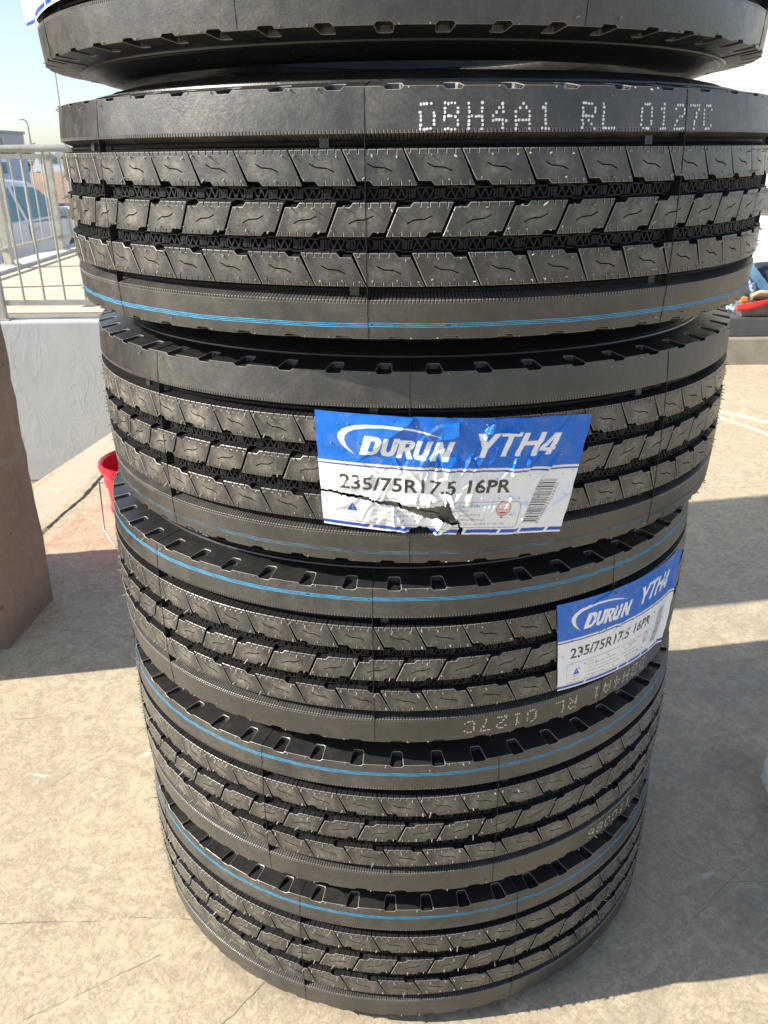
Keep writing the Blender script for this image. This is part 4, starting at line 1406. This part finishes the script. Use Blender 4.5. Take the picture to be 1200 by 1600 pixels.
def far_vehicle(x, y, z, L, H, lab, van, col):
    r = empty('parked_van' if van else 'parked_car', (x, y, z))
    mb = MB()
    pts = [(0, .3), (0, .8), (.1, H * .62), (.22 if not van else .05, H), (.72 if not van else .8, H), (.85, H * .62), (1.0, .75), (1.0, .3)]
    poly = [(x + p * L, z + q) for p, q in pts]
    a = [mb.vert((px, y, pz)) for px, pz in poly]; b = [mb.vert((px, y + 1.7, pz)) for px, pz in poly]
    mb.face(a); mb.face(b[::-1])
    for i in range(len(a)): mb.face((a[i], b[i], b[(i + 1) % len(a)], a[(i + 1) % len(a)]))
    kid(r, 'body', mb, col)
    mb = MB()
    for q0, q1 in ((.25, .48), (.52, .74)): mb.box(x + q0 * L, x + q1 * L, y - .02, y - .002, z + H * .65, z + H * .92)
    kid(r, 'window', mb, M['glass'])
    for q in (.2, .8):
        mb = MB(); n = 14
        A = [mb.vert((x + q * L + .32 * math.cos(2 * math.pi * k / n), y - .03, z + .32 + .32 * math.sin(2 * math.pi * k / n))) for k in range(n)]
        mb.face(A)
        B = [mb.vert((x + q * L + .32 * math.cos(2 * math.pi * k / n), y + .2, z + .32 + .32 * math.sin(2 * math.pi * k / n))) for k in range(n)]
        for k in range(n): mb.face((A[k], B[k], B[(k + 1) % n], A[(k + 1) % n]))
        kid(r, 'wheel', mb, M['black'])
    tag(r, lab, 'van' if van else 'car')


far_vehicle(-17.8, 46.0, -0.2, 1.9, 1.55, 'small white vehicle just right of the far truck, above the earth bank', False, M['truck_white'])
far_vehicle(-15.4, 46.5, -0.2, 2.6, 1.6, 'white van beside the tyre edge, parked behind the earth bank', True, M['truck_white'])

M['grey_bldg'] = simple('grey_cladding', (0.55, 0.53, 0.53), 0.7, 0.05, 0.3)
bl = empty('warehouse', (-50, 90, -0.65))
mb = MB(); mb.box(-66, -39.7, 90, 102, -.65, 3.55); kid(bl, 'wall', mb, M['grey_bldg'])
mb = MB(); mb.box(-66.2, -39.55, 89.8, 102.2, 3.55, 3.8); kid(bl, 'roof', mb, simple('grey_roof', (0.42, 0.42, 0.43), 0.7))
mb = MB(); mb.box(-46, -43, 89.9, 89.99, -.65, 2.4); kid(bl, 'door', mb, M['alloy'])
tag(bl, 'low grey flat-roofed warehouse on the skyline at the left edge', 'building')

M['pale_bldg'] = simple('far_pale_wall', (0.62, 0.58, 0.53), 0.8, 0.1, 0.2)
for x0, x1, h, lab in ((-48, -41, 0.6, 'low pale building on the skyline behind the light pole'), (-40.2, -30, 0.75, 'long pale building on the skyline close to the tyre edge')):
    b = empty('far_building', ((x0 + x1) / 2, 150, -0.65))
    mb = MB(); mb.box(x0 * 1.35, x1 * 1.35, 150, 160, -.65, h); kid(b, 'wall', mb, M['pale_bldg'])
    mb = MB(); mb.box(x0 * 1.35 - .2, x1 * 1.35 + .2, 149.8, 160.2, h, h + .25); kid(b, 'roof', mb, M['kerb'])
    mb = MB()
    k = x0 * 1.35 + 1
    while k < x1 * 1.35 - 2: mb.box(k, k + 1.2, 149.9, 149.99, 0.3, 1.3); k += 3
    kid(b, 'window', mb, M['glass'])
    tag(b, lab, 'building')

M['pole'] = simple('pole_metal', (0.30, 0.30, 0.31), 0.5, 0.1, 5, metal=0.4)
lp = empty('street_lamp', (-22.95, 60, -0.65))
mb = MB(); mb.tube([(-22.93, 60, -.65), (-22.96, 60, 3.0)], [.07, .045], 10); kid(lp, 'pole', mb, M['pole'], 40)
mb = MB(); mb.tube([(-22.96, 60, 3.0), (-22.98, 60, 3.18), (-23.06, 60, 3.32), (-23.18, 60, 3.38)], .035, 8); kid(lp, 'arm', mb, M['pole'], 40)
mb = MB(); mb.box(-23.42, -23.16, 59.92, 60.08, 3.35, 3.42); kid(lp, 'lamp_head', mb, M['pole'])
tag(lp, 'thin curved street lamp rising behind the nearer fence against the sky', 'street lamp')
mb = MB(); mb.tube([(-10.36, 30, -.65), (-10.345, 30, 2.5), (-10.33, 30, 4.2)], [.03, .022, .018], 8)
ms = mb.build('wire_mast', M['pole'], None, 40)
tag(ms, 'thin dark mast against the sky between the two topmost tyres', 'mast')

# bush in front of the warehouse, built from leaf clumps
M['leaf'] = simple('leaf_green', (0.13, 0.15, 0.055), 0.7, 0.45, 1.5)
M['bark'] = simple('bark', (0.12, 0.09, 0.06), 0.9, 0.2, 10, 0.3)


def bush(x, y, z, rx, rz, seed, lab):
    rnd = random.Random(seed)
    r = empty('bush', (x, y, z))
    mb = MB()
    for k in range(6):
        a = rnd.uniform(0, 6.28); q = rnd.uniform(.3, .7)
        mb.tube([(x, y, z), (x + math.cos(a) * rx * q * .5, y + math.sin(a) * rx * q * .5, z + rz * .6), (x + math.cos(a) * rx * q, y + math.sin(a) * rx * q, z + rz * 1.2)], [.07, .045, .02], 6)
    kid(r, 'trunk', mb, M['bark'])
    mb = MB()
    cl = [(rnd.gauss(0, .45) * rx, rnd.gauss(0, .4) * rx, rz * (.9 + .45 * rnd.gauss(0, 1))) for _ in range(34)]
    for _ in range(4200):
        c = rnd.choice(cl); s = rnd.uniform(.05, .13)
        p = Vector((x + c[0] + rnd.gauss(0, .16) * rx, y + c[1] + rnd.gauss(0, .16) * rx, max(z + .1, z + c[2] + rnd.gauss(0, .14) * rz)))
        u = Vector((rnd.gauss(0, 1), rnd.gauss(0, 1), rnd.gauss(0, 1))).normalized(); v = u.orthogonal().normalized()
        mb.face([mb.vert(p + u * s), mb.vert(p + v * s * .5), mb.vert(p - u * s), mb.vert(p - v * s * .5)])
    kid(r, 'crown', mb, M['leaf'])
    tag(r, lab, 'bush')


bush(-32.2, 78, -0.65, 1.9, 1.55, 5, 'olive green bush in front of the grey warehouse')

# ------------------------------------------------------------------ right-hand background
M['step_dark'] = simple('dark_step_paint', (0.085, 0.085, 0.09), 0.6, 0.2, 12, 0.3)
M['step_conc'] = simple('step_concrete', (0.30, 0.27, 0.22), 0.85, 0.2, 9, 0.4)
mb = MB(); mb.box(1.30, 6.0, 4.457, 5.5, -0.01, 0.142); stp = mb.build('concrete_step', M['step_conc'])
bevel(stp, 0.006); tag(stp, 'low bare concrete step at the end of the floor on the right', 'step')
mb = MB(); mb.box(1.30, 6.0, 4.50, 5.4, 0.1425, 0.243); stp = mb.build('dark_platform', M['step_dark'])
bevel(stp, 0.006); tag(stp, 'dark grey platform lying on the concrete step, carrying the bag and toolbox', 'platform')

M['cream_wall'] = plaster('cream_wall_plaster', (0.60, 0.575, 0.52), 0.25)
rw = empty('white_building', (2.6, 6.1, 0))
p0, p1 = Vector((1.1, 7.1, 0)), Vector((4.6, 4.75, 0))
dv = (p1 - p0).normalized(); nv_ = Vector((-dv.y, dv.x, 0))


def wallbox(off0, off1, z0, z1, a0=0.0, a1=1.0):
    mb = MB(); q = p0 + (p1 - p0) * a0; e = p0 + (p1 - p0) * a1
    mb.prism([(q - nv_ * off1).to_2d()[:], (e - nv_ * off1).to_2d()[:], (e - nv_ * off0).to_2d()[:], (q - nv_ * off0).to_2d()[:]], z0, z1)
    return mb


kid(rw, 'wall', wallbox(-0.35, 0.0, 0, 3.4), M['cream_wall'])
kid(rw, 'band', wallbox(0.003, 0.05, 0.70, 0.83), M['step_dark'])
kid(rw, 'ledge', wallbox(0.003, 0.03, 1.02, 1.06), M['kerb'])
tag(rw, 'cream white building wall with a dark horizontal band, behind the tyres on the right', 'building')

# tool bag
M['bag_navy'] = simple('navy_cloth', (0.025, 0.035, 0.06), 0.85, 0.3, 40, 0.4)
M['strap_blue'] = simple('pale_blue_webbing', (0.22, 0.46, 0.68), 0.7, 0.2, 60, 0.3)
M['cloth_pale'] = simple('pale_blue_cloth', (0.42, 0.58, 0.70), 0.8, 0.3, 30, 0.4)
bag = empty('tool_bag', (2.16, 4.86, 0.243))
mb = MB()
prof = [(-.0, .0), (.20, .0), (.235, .05), (.23, .13), (.19, .19), (.11, .235), (.0, .245)]
rings = []
rnd = random.Random(6)
for r, z in prof[1:]:
    rings.append([mb.vert((2.17 + r * (1 + rnd.uniform(-.06, .06)) * math.cos(a * math.pi / 12), 4.88 + r * .55 * (1 + rnd.uniform(-.06, .06)) * math.sin(a * math.pi / 12), .243 + z + rnd.uniform(-.006, .006) * (z > 0))) for a in range(24)])
for A, B in zip(rings, rings[1:]):
    for k in range(24): mb.face((A[k], A[(k + 1) % 24], B[(k + 1) % 24], B[k]))
mb.face(rings[-1])
b_ = kid(bag, 'body', mb, M['bag_navy'], 50)
md = b_.modifiers.new('sub', 'SUBSURF'); md.levels = 1; md.render_levels = 2


def ribbon(mb, pts, w, wd=(1, 0, 0), t=.004):
    wd = Vector(wd).normalized() * w / 2
    P = [Vector(p) for p in pts]
    L = [[mb.vert(p + s * wd + Vector((0, -t * q, 0))) for p in P] for s, q in ((-1, 0), (1, 0), (1, 1), (-1, 1))]
    for i in range(len(P) - 1):
        for a in range(4): mb.face((L[a][i], L[(a + 1) % 4][i], L[(a + 1) % 4][i + 1], L[a][i + 1]))


mb = MB(); ribbon(mb, [(1.97, 4.70, .56), (2.00, 4.68, .48), (2.06, 4.69, .42), (2.12, 4.70, .36), (2.18, 4.70, .31), (2.20, 4.70, .25)], .05, (1, 0, .6)); kid(bag, 'strap', mb, M['strap_blue'], 50)
mb = MB(); mb.tube([(2.02, 4.80, .62), (2.00, 4.78, .53), (2.03, 4.74, .46), (2.10, 4.72, .41), (2.16, 4.74, .40)], [.013, .014, .014, .013, .012], 8); kid(bag, 'handle', mb, M['bag_navy'], 50)
mb = MB(); rnd = random.Random(8)
g = [[mb.vert((1.90 + .15 * i / 8, 4.66 + .02 * math.sin(i * 1.7 + j), .245 + .20 * j / 8 * (1 - .25 * i / 8) + .010 * math.sin(i * 2.1 + j * 1.3))) for i in range(9)] for j in range(9)]
for j in range(8):
    for i in range(8): mb.face((g[j][i], g[j][i + 1], g[j + 1][i + 1], g[j + 1][i]))
cl_ = kid(bag, 'flap', mb, M['cloth_pale'], 60)
md = cl_.modifiers.new('sol', 'SOLIDIFY'); md.thickness = .006
tag(bag, 'navy tool bag with pale blue strap and cloth, leaning by the cream wall', 'bag')

# clear toolbox with a red grip, tape roll and orange cutter on it
M['clear'] = simple('smoky_plastic', (0.12, 0.10, 0.10), 0.2, 0.4, 25)
M['bright_red'] = simple('bright_red_plastic', (0.65, 0.03, 0.025), 0.3, 0.1, 15)
M['orange'] = simple('orange_plastic', (0.75, 0.27, 0.02), 0.4, 0.1, 15)
M['tape'] = simple('brown_tape', (0.20, 0.13, 0.07), 0.35, 0.2, 30)
M['tan'] = simple('tan_rim', (0.62, 0.52, 0.36), 0.6, 0.15, 15)
tb = empty('toolbox', (2.03, 4.58, .2435))
mb = MB(); mb.box(1.93, 2.115, 4.53, 4.64, .2435, .318); bevel(kid(tb, 'box', mb, M['clear']), .006)
mb = MB(); mb.tube([(2.12, 4.528, .25), (2.122, 4.528, .33), (2.10, 4.528, .352)], .006, 8); kid(tb, 'frame', mb, M['tan'], 50)
mb = MB(); mb.tube([(1.90, 4.522, .292), (1.95, 4.515, .298), (2.03, 4.515, .318), (2.08, 4.522, .332)], [.016, .02, .016, .008], 10); kid(tb, 'grip', mb, M['bright_red'], 50)
mb = MB(); mb.tube([(2.10, 4.535, .345), (2.07, 4.53, .372), (2.01, 4.53, .374), (1.97, 4.53, .352)], .009, 8); kid(tb, 'loop', mb, M['tan'], 50)
tag(tb, 'smoky toolbox with a bright red grip, at the front of the platform', 'toolbox')
mb = MB(); mb.tube([(2.00, 4.60, .343), (2.085, 4.60, .347)], .024, 18); o = mb.build('tape_roll', M['tape'], None, 40)
tag(o, 'brown tape roll lying on the toolbox', 'tape roll')
mb = MB(); mb.box(1.925, 1.962, 4.545, 4.575, .319, .345); o = mb.build('utility_cutter', M['orange']); bevel(o, .005)
tag(o, 'small orange plastic cutter lying on the left of the toolbox', 'cutter')

# crumpled white sack at the right edge of the frame
M['sack'] = simple('white_sack_film', (0.84, 0.86, 0.86), 0.3, 0.12, 45, 0.6)
mb = MB(); rnd = random.Random(12); rings = []
sp_prof = [(.17 * math.sin(math.pi * (0.22 + .70 * f)) ** .6, .20 * f, .05) for f in [q / 12 for q in range(12)]] + [(.06, .196, .16), (.028, .208, .25), (.024, .222, .25), (.045, .245, .3), (.07, .262, .3)]
for r0, z, fd in sp_prof:
    ring = []
    for k in range(48):
        a = k * math.pi / 24
        rr = r0 * (1 + fd * .5 * math.sin(7 * a + z * 9) + fd * .5 * math.sin(11 * a + 2 - z * 14)) + rnd.uniform(-.003, .003)
        ring.append(mb.vert((.822 + rr * math.cos(a), 1.10 + rr * math.sin(a), z + (rnd.uniform(-.003, .003) if z else 0))))
    rings.append(ring)
for A, B in zip(rings, rings[1:]):
    for k in range(48): mb.face((A[k], A[(k + 1) % 48], B[(k + 1) % 48], B[k]))
mb.face(rings[0][::-1]); mb.face(rings[-1])
o = mb.build('plastic_sack', M['sack'], None, 60)
tag(o, 'crumpled white plastic sack on the shaded floor, cut by the right edge of the photo', 'sack')
